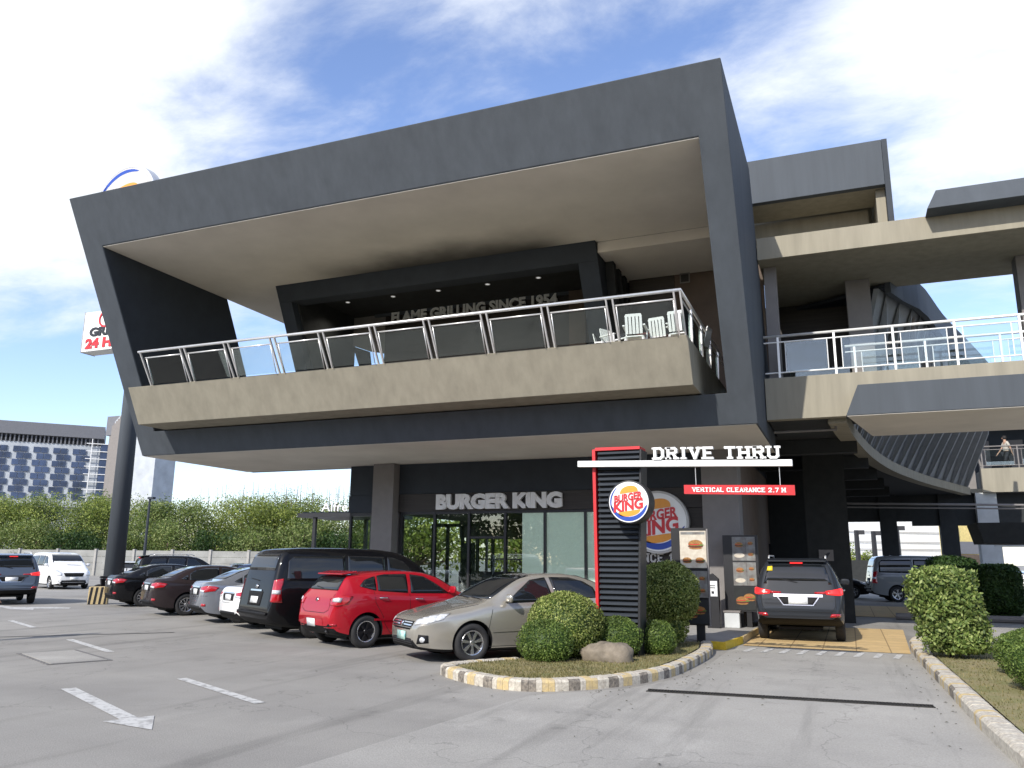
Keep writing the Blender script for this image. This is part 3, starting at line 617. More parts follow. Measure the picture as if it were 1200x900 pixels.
def rear_suv(patch, strip, root, rx, K, paint, bvh):
    B = (-1, 0, 0); D = (-1, .7, 0)
    lamp = 'lamp_red_on'
    patch('tail_lamp', [(rx+.10, .56, 1.02), (rx+.10, .56, 1.09), (rx+.22, .84, 1.15), (rx+.40, .92, 1.13), (rx+.30, .90, 1.02), (rx+.15, .78, 1.0)], D, lamp, both=True, step=.05)
    patch('lamp_bar', [(rx+.08, .34, 1.035), (rx+.08, .34, 1.065), (rx+.12, .58, 1.08), (rx+.12, .58, 1.03)], B, 'lamp_red', both=True)
    strip('chrome_strip', [[(rx, -.50, .99), (rx, .50, .99)]], .055, 'chrome', B, off=.012, both=False)
    patch('plate_recess', [(rx, -.42, .97), (rx, -.30, .80), (rx, .30, .80), (rx, .42, .97)], B, 'trim_black', off=.003)
    strip('recess_trim', [[(rx, -.42, .96), (rx, -.30, .795), (rx, .30, .795), (rx, .42, .96)]], .02, 'chrome', B, off=.010, both=False)
    plate(patch, rx, .885, B, 'plate_white')
    strip('tailgate_gap', [[(rx, -.68, 1.62), (rx, -.76, 1.15), (rx, -.74, .78), (rx, -.66, .66), (rx, .66, .66), (rx, .74, .78), (rx, .76, 1.15), (rx, .68, 1.62)]], .011, 'trim_black', B, both=False)
    patch('reflector', [(rx+.04, .60, .56), (rx+.10, .82, .57), (rx+.10, .82, .63), (rx+.04, .64, .63)], (-1, .4, 0), 'lamp_red', both=True)
    strip('bumper_trim', [[(rx, -.80, .60), (rx, .80, .60)]], .045, paint, B, off=.008, both=False)
    patch('lower_bumper', [(rx, -.74, .49), (rx, .74, .49), (rx, .66, .56), (rx, -.66, .56)], B, 'trim_black', off=.006)
    patch('sticker', [(rx+.3, .50, 1.50), (rx+.3, .50, 1.60), (rx+.3, .60, 1.59), (rx+.3, .62, 1.50)], B, 'sticker_yellow', off=.012, step=.5)
    strip('rear_wiper', [[(rx, .0, 1.26), (rx, .36, 1.34)]], .018, 'trim_black', B, off=.014, both=False)
    m = MB(); m.ext([(rx+.26, -.60, 1.695), (rx+.62, -.62, 1.745), (rx+.62, .62, 1.745), (rx+.26, .60, 1.695)], (0, 0, .035)); m.build('spoiler', paint, root, bevel=.01)
    m = MB(); m.box(rx+.275, rx+.30, -.13, .13, 1.66, 1.69); m.build('brake_lamp', 'lamp_red_on', root)
    for sy in (-1, 1):
        m = MB(); m.tube([(rx+.75, sy*.60, 1.76), (rx+.85, sy*.60, 1.825), (rx+2.4, sy*.60, 1.835), (rx+2.55, sy*.60, 1.77)], .018, 8)
        m.build('roof_rail', 'steel', root, smooth=True)
# ------------------------------------------------------------------ the setting: ground, paving, markings
rng = random.Random(7); NR = np.random.default_rng(5)
CM = camo.matrix_world.to_3x3(); CP = camo.matrix_world.translation
def at(px, py, d):                     # a far point seen at this place of the photograph, d metres deep
    return CP + CM @ Vector(((px-600)/950*d, (450-py)/950*d, -d))
def ground_mat(name, c1, c2, c3, sc):
    m = pmat(name, c1, 0.9, col2=c2, scale=sc, bump=0.35, bscale=70, spec=0.25)
    N = m.node_tree.nodes; L = m.node_tree.links; b = N['Principled BSDF']
    src = b.inputs['Base Color'].links[0].from_socket; t = N.new('ShaderNodeTexCoord')
    n = N.new('ShaderNodeTexNoise'); n.inputs['Scale'].default_value = 0.16; n.inputs['Detail'].default_value = 5; n.inputs['Distortion'].default_value = 0.6
    mp = N.new('ShaderNodeMapping'); mp.inputs['Rotation'].default_value = (0, 0, R(28)); mp.inputs['Scale'].default_value = (.6, 2.2, 1)
    L.new(t.outputs['Object'], mp.inputs[0]); L.new(mp.outputs[0], n.inputs['Vector'])
    mr = N.new('ShaderNodeMapRange'); L.new(n.outputs[0], mr.inputs[0]); mr.inputs[1].default_value = .38; mr.inputs[2].default_value = .66
    mx = N.new('ShaderNodeMix'); mx.data_type = 'RGBA'; L.new(mr.outputs[0], mx.inputs[0]); L.new(src, mx.inputs[6]); mx.inputs[7].default_value = (*c3, 1)
    mf = N.new('ShaderNodeMath'); mf.operation = 'MULTIPLY'; L.new(mr.outputs[0], mf.inputs[0]); mf.inputs[1].default_value = .55; L.new(mf.outputs[0], mx.inputs[0])
    # fine grain
    g = N.new('ShaderNodeTexNoise'); g.inputs['Scale'].default_value = 55; g.inputs['Detail'].default_value = 3; L.new(t.outputs['Object'], g.inputs['Vector'])
    gr = N.new('ShaderNodeMapRange'); L.new(g.outputs[0], gr.inputs[0]); gr.inputs[1].default_value = .3; gr.inputs[2].default_value = .7; gr.inputs[3].default_value = .86; gr.inputs[4].default_value = 1.10
    m2 = N.new('ShaderNodeMix'); m2.data_type = 'RGBA'; m2.blend_type = 'MULTIPLY'; m2.inputs[0].default_value = 1; L.new(mx.outputs[2], m2.inputs[6]); L.new(gr.outputs[0], m2.inputs[7])
    # hairline cracks
    v = N.new('ShaderNodeTexVoronoi'); v.feature = 'DISTANCE_TO_EDGE'; v.inputs['Scale'].default_value = .22
    nz = N.new('ShaderNodeTexNoise'); nz.inputs['Scale'].default_value = 1.3; nz.inputs['Detail'].default_value = 6; L.new(t.outputs['Object'], nz.inputs['Vector'])
    ad = N.new('ShaderNodeMix'); ad.data_type = 'RGBA'; ad.blend_type = 'LINEAR_LIGHT'; ad.inputs[0].default_value = .9; L.new(t.outputs['Object'], ad.inputs[6]); L.new(nz.outputs[1], ad.inputs[7])
    L.new(ad.outputs[2], v.inputs['Vector'])
    cr = N.new('ShaderNodeMapRange'); L.new(v.outputs['Distance'], cr.inputs[0]); cr.inputs[1].default_value = 0.0; cr.inputs[2].default_value = .004; cr.inputs[3].default_value = .72; cr.inputs[4].default_value = 1
    m3 = N.new('ShaderNodeMix'); m3.data_type = 'RGBA'; m3.blend_type = 'MULTIPLY'; m3.inputs[0].default_value = 1; L.new(m2.outputs[2], m3.inputs[6]); L.new(cr.outputs[0], m3.inputs[7])
    out_ = m3.outputs[2]
    for (sc_, st_, rot_, lo, hi, a0, a1) in ((.35, (3.5, .22, 1), -26.5, .52, .66, 1, .80), (1.1, (1, 1, 1), 0, .60, .72, 1, .76), (.5, (1, .5, 1), 60, .55, .7, 1, 1.16)):
        q = N.new('ShaderNodeMapping'); q.inputs['Rotation'].default_value = (0, 0, R(-rot_)); q.inputs['Scale'].default_value = st_; q.inputs['Location'].default_value = (sc_*9, 3, 0); L.new(t.outputs['Object'], q.inputs[0])
        nn = N.new('ShaderNodeTexNoise'); nn.inputs['Scale'].default_value = sc_; nn.inputs['Detail'].default_value = 7; nn.inputs['Roughness'].default_value = .65; L.new(q.outputs[0], nn.inputs['Vector'])
        r_ = N.new('ShaderNodeMapRange'); r_.interpolation_type = 'SMOOTHSTEP'; L.new(nn.outputs[0], r_.inputs[0]); r_.inputs[1].default_value = lo; r_.inputs[2].default_value = hi; r_.inputs[3].default_value = a0; r_.inputs[4].default_value = a1
        mm = N.new('ShaderNodeMix'); mm.data_type = 'RGBA'; mm.blend_type = 'MULTIPLY'; mm.inputs[0].default_value = 1; mm.clamp_result = False; L.new(out_, mm.inputs[6]); L.new(r_.outputs[0], mm.inputs[7]); out_ = mm.outputs[2]
    L.new(out_, b.inputs['Base Color'])
ground_mat('asphalt', (0.280, 0.267, 0.245), (0.222, 0.212, 0.196), (0.35, 0.334, 0.300), 0.7)
ground_mat('lane_concrete', (0.335, 0.322, 0.295), (0.268, 0.257, 0.237), (0.39, 0.372, 0.335), 1.0)
def sheet(name, poly, z, mat, kind='structure', label=None, cat=None):
    m = MB(); m.add([(x, y, z) for x, y in poly], [tuple(range(len(poly)))]); o = m.build(name, mat)
    if o.data.polygons[0].normal.z < 0: o.data.flip_normals()
    return tag(o, label, cat, kind=kind)
m = MB(); m.add([(-900, -300, 0), (900, -300, 0), (900, 1500, 0), (-900, 1500, 0)], [(0, 1, 2, 3)]); tag(m.build('ground', 'asphalt'), kind='structure')
sheet('road_lane', [(-3.9, 10.2), (-2.9, 11.3), (-2.3, 13), (-2.3, 17.9), (1.0, 17.8), (1.1, 12), (1.25, 8), (1.5, 4.5), (-4.5, 4.2)], .004, 'lane_concrete')
sheet('paved_road', [(1.6, 20.5), (30, 20.5), (30, 27.5), (1.6, 27.5)], .004, 'lane_concrete')
def paint(poly, z=.006): sheet('road_marking', poly, z, 'road_paint')
dl = Vector((.893, -.45)); dn = Vector((.45, .893))
def dash(c, l, w=.14):
    c = Vector(c); a = dl*l/2; b = dn*w/2; paint([tuple(c-a-b), tuple(c+a-b), tuple(c+a+b), tuple(c-a+b)])
for c, l in (((-7.75, 8.9), 2.6), ((-13.8, 12.15), 2.9), ((-19.6, 15.15), 2.8)): dash(c, l)
# the worn straight arrow in the near lane, and the one far off
c0 = Vector((-9.55, 8.17)); c1 = Vector((-6.55, 6.63)); d_ = (c1-c0).normalized(); n_ = Vector((-d_.y, d_.x)); e_ = c1-d_*.75
paint([tuple(c0-n_*.09), tuple(e_-n_*.09), tuple(e_-n_*.26), tuple(c1), tuple(e_+n_*.26), tuple(e_+n_*.09), tuple(c0+n_*.09)])
paint([(-27.6, 20.4), (-26.2, 19.9), (-25.2, 20.5), (-24.4, 20.6), (-24.0, 20.2), (-25.0, 19.7), (-24.4, 19.2), (-25.3, 19.1), (-26.2, 19.5), (-27.7, 20.1)])
for i in range(9):
    x = -2.05+i*.33; sheet('road_marking', [(x, 16.75), (x+.11, 16.75), (x+.22, 17.55), (x+.11, 17.55)], .010, 'road_paint')
def tiles(y0, y1):
    return
tm = pmat('ochre_paving', (0.62, 0.44, 0.20), 0.8, scale=4, col2=(0.50, 0.35, 0.17), bump=0.2)
_N = tm.node_tree.nodes; _L = tm.node_tree.links; _b = _N['Principled BSDF']; _s = _b.inputs['Base Color'].links[0].from_socket
_t = _N.new('ShaderNodeTexCoord'); _br = _N.new('ShaderNodeTexBrick'); _br.inputs['Scale'].default_value = 1; _br.offset = 0; _br.inputs['Mortar Size'].default_value = .012; _br.inputs['Brick Width'].default_value = .62; _br.inputs['Row Height'].default_value = .62
_br.inputs['Color1'].default_value = (1, 1, 1, 1); _br.inputs['Color2'].default_value = (.88, .88, .88, 1); _br.inputs['Mortar'].default_value = (.45, .42, .4, 1)
_m = _N.new('ShaderNodeMix'); _m.data_type = 'RGBA'; _m.blend_type = 'MULTIPLY'; _m.inputs[0].default_value = 1; _L.new(_t.outputs['Object'], _br.inputs['Vector']); _L.new(_s, _m.inputs[6]); _L.new(_br.outputs[0], _m.inputs[7]); _L.new(_m.outputs[2], _b.inputs['Base Color'])
sheet('paving', [(-2.16, 17.95), (.95, 17.75), (1.15, 24.0), (-2.1, 24.0)], .012, 'ochre_paving')
sheet('paving', [(-1.8, 29.4), (1.7, 29.2), (2.1, 36.6), (-1.8, 36.9)], .012, 'ochre_paving')
pmat('frame_worn', (.17,.165,.16), .9, col2=(.10,.095,.09), scale=6)
# manhole slab, drain, dark repair seam
t = empty('manhole_cover', (-12.6, 10.6, 0), R(-25), 'flat rectangular concrete manhole slab set in the asphalt left of the road arrow', 'manhole cover')
m = MB(); m.box(-.95, .95, -.42, .42, .002, .012); m.build('slab', 'lane_concrete', t)
m = MB(); m.box(-1.02, 1.02, -.49, -.44, .001, .009); m.box(-1.02, 1.02, .44, .49, .001, .009); m.box(-1.02, -.96, -.43, .43, .001, .009); m.box(.96, 1.02, -.43, .43, .001, .009); m.build('frame', 'frame_worn', t)
t = empty('drain_grate', (-.9, 11.35, 0), R(4), 'long black slotted drain grate crossing the concrete drive lane', 'drain grate'); t.scale = (1, .75, 1)
m = MB(); m.box(-1.72, 1.72, -.12, .12, .0, .006); m.build('channel', 'black', t)
m = MB()
for i in range(86): m.box(-1.70+i*.04, -1.685+i*.04, -.105, .105, .007, .016)
m.box(-1.72, 1.72, -.125, -.105, .007, .017); m.box(-1.72, 1.72, .105, .125, .007, .017)
m.build('bars', 'iron', t)
m = MB(); m.add([(-17.5, 11.9, .005), (-17.4, 11.9, .005), (-14.4, 15.0, .005), (-14.5, 15.05, .005)], [(0, 1, 2, 3)]); tag(m.build('road_seam', 'iron'), kind='structure')
# kerbs
def kerb(name, pts, label, seg, pattern, h=.15, w=.22, mats=('kerb_white', 'kerb_yellow', 'kerb_black')):
    P = curve_pts(pts, seg); mb = MB(); prof = [(0, 0), (.0, h*.75), (.03, h*.95), (.07, h), (w-.05, h), (w, h*.85), (w, 0)]
    for i in range(len(P)-1):
        a, b = P[i], P[i+1]
        def fr(k):
            d = (P[min(k+1, len(P)-1)]-P[max(k-1, 0)]).normalized(); return Vector((-d.y, d.x, 0))
        na, nb = fr(i), fr(i+1); ja = 1+rng.uniform(-.03, .03); vs = []
        for p, q in ((a+(b-a)*.02, na), (a+(b-a)*.98, nb)):
            for u, z in prof: vs.append(p+q*u+Vector((0, 0, z*ja)))
        k = len(prof); pm = pattern(i); b0 = len(mb.v); mb.v += [tuple(v) for v in vs]
        for j in range(k-1):
            mb.f.append((b0+j, b0+j+1, b0+k+j+1, b0+k+j)); mb.m.append(pm if (j < 2 or (pm == 1 and i % 3)) else 0)
        mb.f += [tuple(b0+q for q in range(k))[::-1], tuple(b0+q for q in range(k, 2*k))]; mb.m += [pm, pm]
    mb.mi = 2; o = mb.build(name, list(mats)); return tag(o, kind='structure')
pat = [0, 1, 0, 2, 0, 1, 0, 2, 1]
ISL = [(-3.2, 16.9), (-2.62, 17.0), (-2.45, 15.8), (-2.46, 14.2), (-2.6, 12.6), (-2.95, 11.6), (-3.35, 11.0), (-3.8, 10.6), (-4.25, 10.48), (-4.85, 10.68), (-5.45, 11.1), (-5.85, 11.55), (-5.75, 12.0), (-5.3, 12.75), (-4.6, 13.75), (-3.95, 14.8), (-3.45, 15.9), (-3.2, 16.9)]
kerb('kerb', [(-2.64, 17.1), (-2.46, 15.8), (-2.47, 14.2), (-2.6, 12.6), (-2.95, 11.6), (-3.35, 11.0), (-3.8, 10.6), (-4.25, 10.48), (-4.85, 10.68), (-5.45, 11.1), (-5.85, 11.55), (-5.75, 12.05), (-5.2, 12.85)][::-1], '', .082, lambda i: pat[(i*5+i//7) % 9])
kerb('kerb', [(1.55, 5.6), (1.32, 7.2), (1.2, 8.6), (1.13, 10.2), (1.08, 12.8), (1.02, 15.3), (.99, 17.4), (1.05, 19.6), (1.35, 21)][::-1], '', .10, lambda i: pat[(i*4+i//5) % 9] if i < 92 else (0 if rng.random() < .93 else 1), w=.24)
# island soil and grass
def blob_sheet(name, poly, z, mat):
    m = MB(); m.add([(x, y, z) for x, y in poly], [tuple(range(len(poly)))]); o = m.build(name, mat)
    if o.data.polygons[0].normal.z < 0: o.data.flip_normals()
    return tag(o, kind='structure')
pmat('turf', (0.155, 0.16, 0.052), 0.95, scale=2.6, col2=(0.27, 0.215, 0.115), bump=.8, bscale=40)
isl_in = [(-2.85, 16.9), (-2.7, 15.8), (-2.7, 14.2), (-2.83, 12.7), (-3.12, 11.75), (-3.5, 11.2), (-3.9, 10.85), (-4.25, 10.74), (-4.75, 10.9), (-5.3, 11.28), (-5.6, 11.6), (-5.5, 12.0), (-5.05, 12.75), (-4.4, 13.75), (-3.75, 14.8), (-3.25, 15.9), (-3.1, 16.9)]
blob_sheet('grass_soil', isl_in, .13, 'turf')
rt_in = [(1.5, 6), (1.42, 8.7), (1.33, 12.8), (1.27, 15.3), (1.24, 17.4), (1.4, 18.9), (2.6, 18.3), (4.2, 17.0), (6.5, 15.4), (9, 12), (9, 6)]
blob_sheet('grass_soil', rt_in, .13, 'turf')
def inpoly(x, y, P):
    c = False; j = len(P)-1
    for i in range(len(P)):
        if (P[i][1] > y) != (P[j][1] > y) and x < (P[j][0]-P[i][0])*(y-P[i][1])/(P[j][1]-P[i][1])+P[i][0]: c = not c
        j = i
    return c
def raw_mesh(name, V, F, mat, parent=None):
    """fast mesh of equal polygons: V (n,3), F (m,k)"""
    me = bpy.data.meshes.new(name); me.vertices.add(len(V)); me.vertices.foreach_set('co', V.astype(np.float32).ravel())
    k = F.shape[1]; me.loops.add(F.size); me.loops.foreach_set('vertex_index', F.astype(np.int32).ravel()); me.polygons.add(len(F))
    me.polygons.foreach_set('loop_start', np.arange(0, F.size, k, dtype=np.int32)); me.update(calc_edges=True); me.validate()
    me.materials.append(M(mat)); o = bpy.data.objects.new(name, me); COL.objects.link(o)
    if parent is not None: o.parent = parent
    return o
def blades(name, poly, n, h, label, far=99):
    xs = [p[0] for p in poly]; ys = [p[1] for p in poly]; V = []; i = 0
    while i < n:
        x = rng.uniform(min(xs), max(xs)); y = min(ys)+(max(ys)-min(ys))*rng.random()**1.3
        if x > far or not inpoly(x, y, poly): i += .02; continue
        i += 1; a = rng.uniform(0, 6.28); l = h*rng.uniform(.4, 1.2); w = rng.uniform(.004, .009); tl = rng.uniform(.1, .9)*l
        dx, dy = math.cos(a), math.sin(a); b = rng.uniform(0, 6.28)
        V += [(x-dy*w, y+dx*w, .128), (x+dy*w, y-dx*w, .128), (x+math.cos(b)*tl, y+math.sin(b)*tl, .13+l)]
    V = np.array(V); return tag(raw_mesh(name, V, np.arange(len(V)).reshape(-1, 3), 'grass'), label, 'grass', kind='stuff')
blades('grass', isl_in, 9000, .035, 'short dry mown grass on the kerbed island around the shrubs')
blades('grass', rt_in, 12000, .035, 'short dry grass verge behind the right hand kerb', far=4.5)
# raised pavement along the restaurant
m = MB(); PV = [(-2.72, 17.15), (-2.42, 17.05), (-2.25, 19), (-2.2, 21), (-2.2, 40), (-2.52, 40), (-2.52, 22), (-14.5, 22), (-14.5, 20.6), (-6.5, 20.6), (-4.2, 19.5), (-3.3, 17.6)]
m.ext([(x, y, .0) for x, y in PV], (0, 0, .13)); tag(m.build('pavement', 'concrete'), kind='structure')
m = MB(); m.ext([(-2.78, 17.02, 0), (-2.36, 16.92, 0), (-2.36, 17.04, 0), (-2.74, 17.14, 0)], (0, 0, .145)); m.ext([(-2.41, 17.045, 0), (-2.36, 17.045, 0), (-2.2, 18.4, 0), (-2.25, 18.4, 0)], (0, 0, .146)); tag(m.build('kerb_edge', 'yellow'), kind='structure')
m = MB(); m.ext([(-2.19, 18.42, 0), (-2.24, 18.42, 0), (-2.19, 21, 0), (-2.14, 21, 0)], (0, 0, .146)); tag(m.build('kerb_edge', 'kerb_yellow'), kind='structure')
# ------------------------------------------------------------------ restaurant
fy = lambda z, y0=17.8: y0-(z-4.58)*.514
rb = empty('restaurant_building', (-10, 20, 0), 0, 'dark grey two storey restaurant with a leaning box frame round its upper balcony', 'building')
def bp(m, name, mat, par=rb, **k): return m.build(name, mat, par, world=True, **k)
OX0, OX1, IX0, IX1, Z0, Z1, IZ0, IZ1 = -18.95, -1.6, -18.25, -2.17, 4.58, 11.2, 5.22, 9.97
m = MB(); DEP = 4.9
o4 = [(OX0, fy(Z0), Z0), (OX1, fy(Z0), Z0), (OX1, fy(Z1), Z1), (OX0, fy(Z1), Z1)]; i4 = [(IX0, fy(IZ0), IZ0), (IX1, fy(IZ0), IZ0), (IX1, fy(IZ1), IZ1), (IX0, fy(IZ1), IZ1)]
bk = lambda p: (p[0], p[1]+DEP, p[2])
V = o4+i4+[bk(p) for p in o4+i4]; F = []
for k in range(4):
    j = (k+1) % 4
    F += [(k, j, 4+j, 4+k), (8+j, 8+k, 12+k, 12+j), (k, 8+k, 8+j, j), (4+k, 4+j, 12+j, 12+k)]
m.add(V, F); bp(m, 'box_frame', 'grey_paint', bevel=.015)
m = MB(); m.ext([(IX0+.001, fy(5.24)+.02, 5.24), (IX0+.001, fy(9.94)+.02, 9.94), (IX0+.001, fy(9.94)+DEP-.01, 9.94), (IX0+.001, fy(5.24)+DEP-.01, 5.24)], (.012, 0, 0)); bp(m, 'inner_dark_plate', 'grey_dark')  # thin plate added to make the frame's left inner wall darker
m = MB(); m.ext([(OX0+.03, fy(4.57)+.03, 4.566), (OX1-.04, fy(4.57)+.03, 4.566), (OX1-.04, 22.75, 4.566), (OX0+.03, 22.35, 4.566)], (0, 0, .012)); bp(m, 'lower_soffit', 'soffit')
m = MB(); m.ext([(IX0+.003, fy(9.95)+.02, 9.952), (IX1-.003, fy(9.95)+.02, 9.952), (IX1-.003, 19.56, 9.952), (-5.6, 19.56, 9.952), (-5.6, 22.9, 9.952), (IX0+.003, 22.9, 9.952)], (0, 0, .016))
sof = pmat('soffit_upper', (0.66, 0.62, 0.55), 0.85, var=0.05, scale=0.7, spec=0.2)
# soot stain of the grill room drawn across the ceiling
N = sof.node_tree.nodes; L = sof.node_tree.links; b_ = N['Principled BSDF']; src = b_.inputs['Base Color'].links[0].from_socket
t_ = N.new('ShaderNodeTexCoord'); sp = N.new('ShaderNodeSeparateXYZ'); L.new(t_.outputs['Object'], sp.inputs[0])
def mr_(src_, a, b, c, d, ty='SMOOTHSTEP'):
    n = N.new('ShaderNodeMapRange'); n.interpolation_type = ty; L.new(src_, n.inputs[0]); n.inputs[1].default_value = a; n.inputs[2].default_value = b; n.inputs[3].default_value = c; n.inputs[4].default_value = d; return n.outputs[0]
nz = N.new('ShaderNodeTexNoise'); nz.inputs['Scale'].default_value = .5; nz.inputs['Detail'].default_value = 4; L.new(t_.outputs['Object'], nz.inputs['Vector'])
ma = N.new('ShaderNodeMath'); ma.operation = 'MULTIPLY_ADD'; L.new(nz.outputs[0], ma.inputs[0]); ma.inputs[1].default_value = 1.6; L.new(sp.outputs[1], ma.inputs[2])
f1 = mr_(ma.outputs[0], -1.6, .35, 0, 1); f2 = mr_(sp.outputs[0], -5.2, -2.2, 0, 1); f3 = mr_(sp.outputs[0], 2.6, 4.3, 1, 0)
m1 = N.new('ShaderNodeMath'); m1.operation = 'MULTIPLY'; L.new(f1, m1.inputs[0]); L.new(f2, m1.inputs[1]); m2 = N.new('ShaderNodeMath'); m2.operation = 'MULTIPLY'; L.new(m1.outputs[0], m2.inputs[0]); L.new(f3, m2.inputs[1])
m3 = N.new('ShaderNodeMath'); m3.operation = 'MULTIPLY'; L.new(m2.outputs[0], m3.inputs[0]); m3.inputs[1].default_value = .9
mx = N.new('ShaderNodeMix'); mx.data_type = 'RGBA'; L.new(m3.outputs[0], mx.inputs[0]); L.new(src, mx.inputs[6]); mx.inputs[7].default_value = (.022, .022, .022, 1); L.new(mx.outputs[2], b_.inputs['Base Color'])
bp(m, 'upper_soffit', 'soffit_upper')
m = MB(); m.box(IX0-.02, IX1, 19.3, 22.9, 9.98, 10.9); m.box(-14.5, -2.2, 22.95, 38, 9.8, 10.9); bp(m, 'roof_slab', 'grey_paint')
m = MB(); m.box(-5.58, IX1-.003, 19.57, 22.2, 9.66, 9.95); bp(m, 'ceiling_step', 'soffit')
# balcony slab and fascia
m = MB(); m.ext([(-17.88, 16.55, 5.25), (-17.88, 16.07, 6.2), (-17.88, 22.0, 6.2), (-17.88, 22.0, 5.25)], (15.16, 0, 0)); bp(m, 'balcony', 'taupe', bevel=.012)
# grill room: leaning dark portal, ceiling, walls
y0i = 19.4
gy = lambda z: y0i+(9.95-z)*.514
m = MB()
def lean(x0, x1, za, zb, dep): m.ext([(x0, gy(za), za), (x1, gy(za), za), (x1, gy(zb), zb), (x0, gy(zb), zb)], (0, dep, 0))
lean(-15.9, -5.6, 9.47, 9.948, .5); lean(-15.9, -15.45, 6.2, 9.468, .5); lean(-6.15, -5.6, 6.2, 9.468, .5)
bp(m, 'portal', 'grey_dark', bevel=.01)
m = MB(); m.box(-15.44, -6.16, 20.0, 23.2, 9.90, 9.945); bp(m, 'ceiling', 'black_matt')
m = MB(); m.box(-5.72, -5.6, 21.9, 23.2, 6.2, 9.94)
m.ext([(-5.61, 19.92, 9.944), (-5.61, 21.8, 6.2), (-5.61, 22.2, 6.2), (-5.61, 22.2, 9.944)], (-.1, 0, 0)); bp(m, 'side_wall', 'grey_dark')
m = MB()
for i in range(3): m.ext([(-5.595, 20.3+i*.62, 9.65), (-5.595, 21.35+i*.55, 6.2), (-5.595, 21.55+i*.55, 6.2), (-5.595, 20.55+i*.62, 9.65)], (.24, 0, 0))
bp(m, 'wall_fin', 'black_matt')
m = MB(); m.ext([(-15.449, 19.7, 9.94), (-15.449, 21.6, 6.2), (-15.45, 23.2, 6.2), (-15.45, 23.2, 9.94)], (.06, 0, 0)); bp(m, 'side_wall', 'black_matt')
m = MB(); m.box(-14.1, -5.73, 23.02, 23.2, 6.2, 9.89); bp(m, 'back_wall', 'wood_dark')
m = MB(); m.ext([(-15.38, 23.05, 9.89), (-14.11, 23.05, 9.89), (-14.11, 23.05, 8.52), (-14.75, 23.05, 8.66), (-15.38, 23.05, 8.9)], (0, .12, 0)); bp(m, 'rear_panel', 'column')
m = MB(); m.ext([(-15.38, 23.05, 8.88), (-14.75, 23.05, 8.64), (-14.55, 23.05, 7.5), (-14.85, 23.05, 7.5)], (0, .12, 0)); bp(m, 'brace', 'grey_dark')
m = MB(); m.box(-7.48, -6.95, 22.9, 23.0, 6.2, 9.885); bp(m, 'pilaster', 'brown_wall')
# right part of the upper floor
m = MB(); m.box(-5.34, -4.04, 22.0, 22.2, 6.2, 9.655); bp(m, 'dark_wall', 'wood_dark')
m = MB(); m.box(-4.03, -1.62, 22.0, 22.2, 6.2, 9.655); bp(m, 'brown_wall', 'brown_wall')
v_ = empty('wall_vent', (-3.73, 21.98, 9.66), 0, 'small square metal air vent high on the brown balcony wall', 'vent')
m = MB(); m.box(-.14, .14, -.03, 0, -.16, -.13); m.box(-.14, .14, -.03, 0, .10, .13); m.box(-.14, -.11, -.03, 0, -.13, .10); m.box(.11, .14, -.03, 0, -.13, .10); m.build('frame', 'column', v_)
m = MB(); m.box(-.11, .11, -.012, 0, -.13, .10)
for i in range(5): m.box(-.108, .108, -.024, -.014, -.11+i*.045, -.095+i*.045)
m.build('grille', 'black', v_)
v_.location.z = 9.55-.02
# upper mass behind, side wall of the lane, ground floor
m = MB(); m.box(-13.4, -2.55, 23.25, 40, 4.6, 9.78); bp(m, 'rear_block', 'grey_dark')
m = MB(); m.box(-2.72, -2.52, 22.35, 40, .13, 4.56); bp(m, 'lane_wall', 'brown_wall')
for y in (29.5, 33.0): 
    m = MB(); m.box(-2.52, -2.49, y, y+1.3, 1.25, 2.3); bp(m, 'service_window', 'car_glass')
m = MB(); m.box(-14.5, -3.46, 21.98, 22.14, 3.64, 4.56); bp(m, 'fascia_panel', 'grey_dark')
m = MB(); m.box(-12.7, -3.46, 21.95, 22.14, 3.1, 3.63); bp(m, 'wood_band', 'wood_dark')
m = MB(); m.box(-14.5, -13.46, 21.95, 22.14, 3.1, 3.63); bp(m, 'wood_band', 'grey_dark')
m = MB(); m.box(-6.3, -3.46, 22.0, 22.15, .13, 3.09); bp(m, 'wood_wall', 'wood_dark')
for x0, x1 in ((-13.45, -12.72), (-3.45, -2.52)):
    m = MB(); m.box(x0, x1, 21.62, 22.34, .13, 4.56); bp(m, 'column', 'column', bevel=.01)
xm = [-12.6, -11.47, -10.33, -9.17, -7.95, -6.75, -6.3]
for i in range(6):
    a, b = xm[i], xm[i+1]
    m = MB(); m.box(a-.035, a+.035, 21.98, 22.1, .13, 3.09); m.box(a+.036, b-.036, 21.99, 22.08, .13, .23); m.box(a+.036, b-.036, 21.99, 22.08, 3.02, 3.09)
    if i == 2: m.box(a+.036, b-.036, 21.99, 22.08, 2.3, 2.36)
    w_ = bp(m, 'window', 'black')
    m = MB(); m.box(a+.036, b-.036, 22.03, 22.038, .231, 3.019); bp(m, 'pane', 'shop_glass', w_)
    if i >= 3:
        m = MB(); m.box(a+(.5 if i == 3 else .036), b-.036, 22.09, 22.1, .13, 3.05); bp(m, 'blind', 'frost_glow', w_)
m = MB(); m.box(-6.9, -6.31, 22.105, 22.13, .13, 1.9); m.box(-6.9, -6.31, 22.105, 22.14, 1.9, 1.98); bp(m, 'counter_front', 'column')
m = MB(); m.box(-14.47, -14.40, 21.98, 22.08, .13, 3.09); m.box(-14.39, -13.46, 21.99, 22.07, 3.0, 3.09); m.box(-13.53, -13.46, 21.98, 22.08, .13, 2.99)
w_ = bp(m, 'window', 'black'); m = MB(); m.box(-14.39, -13.54, 22.02, 22.03, .13, 2.99); bp(m, 'pane', 'shop_glass', w_)
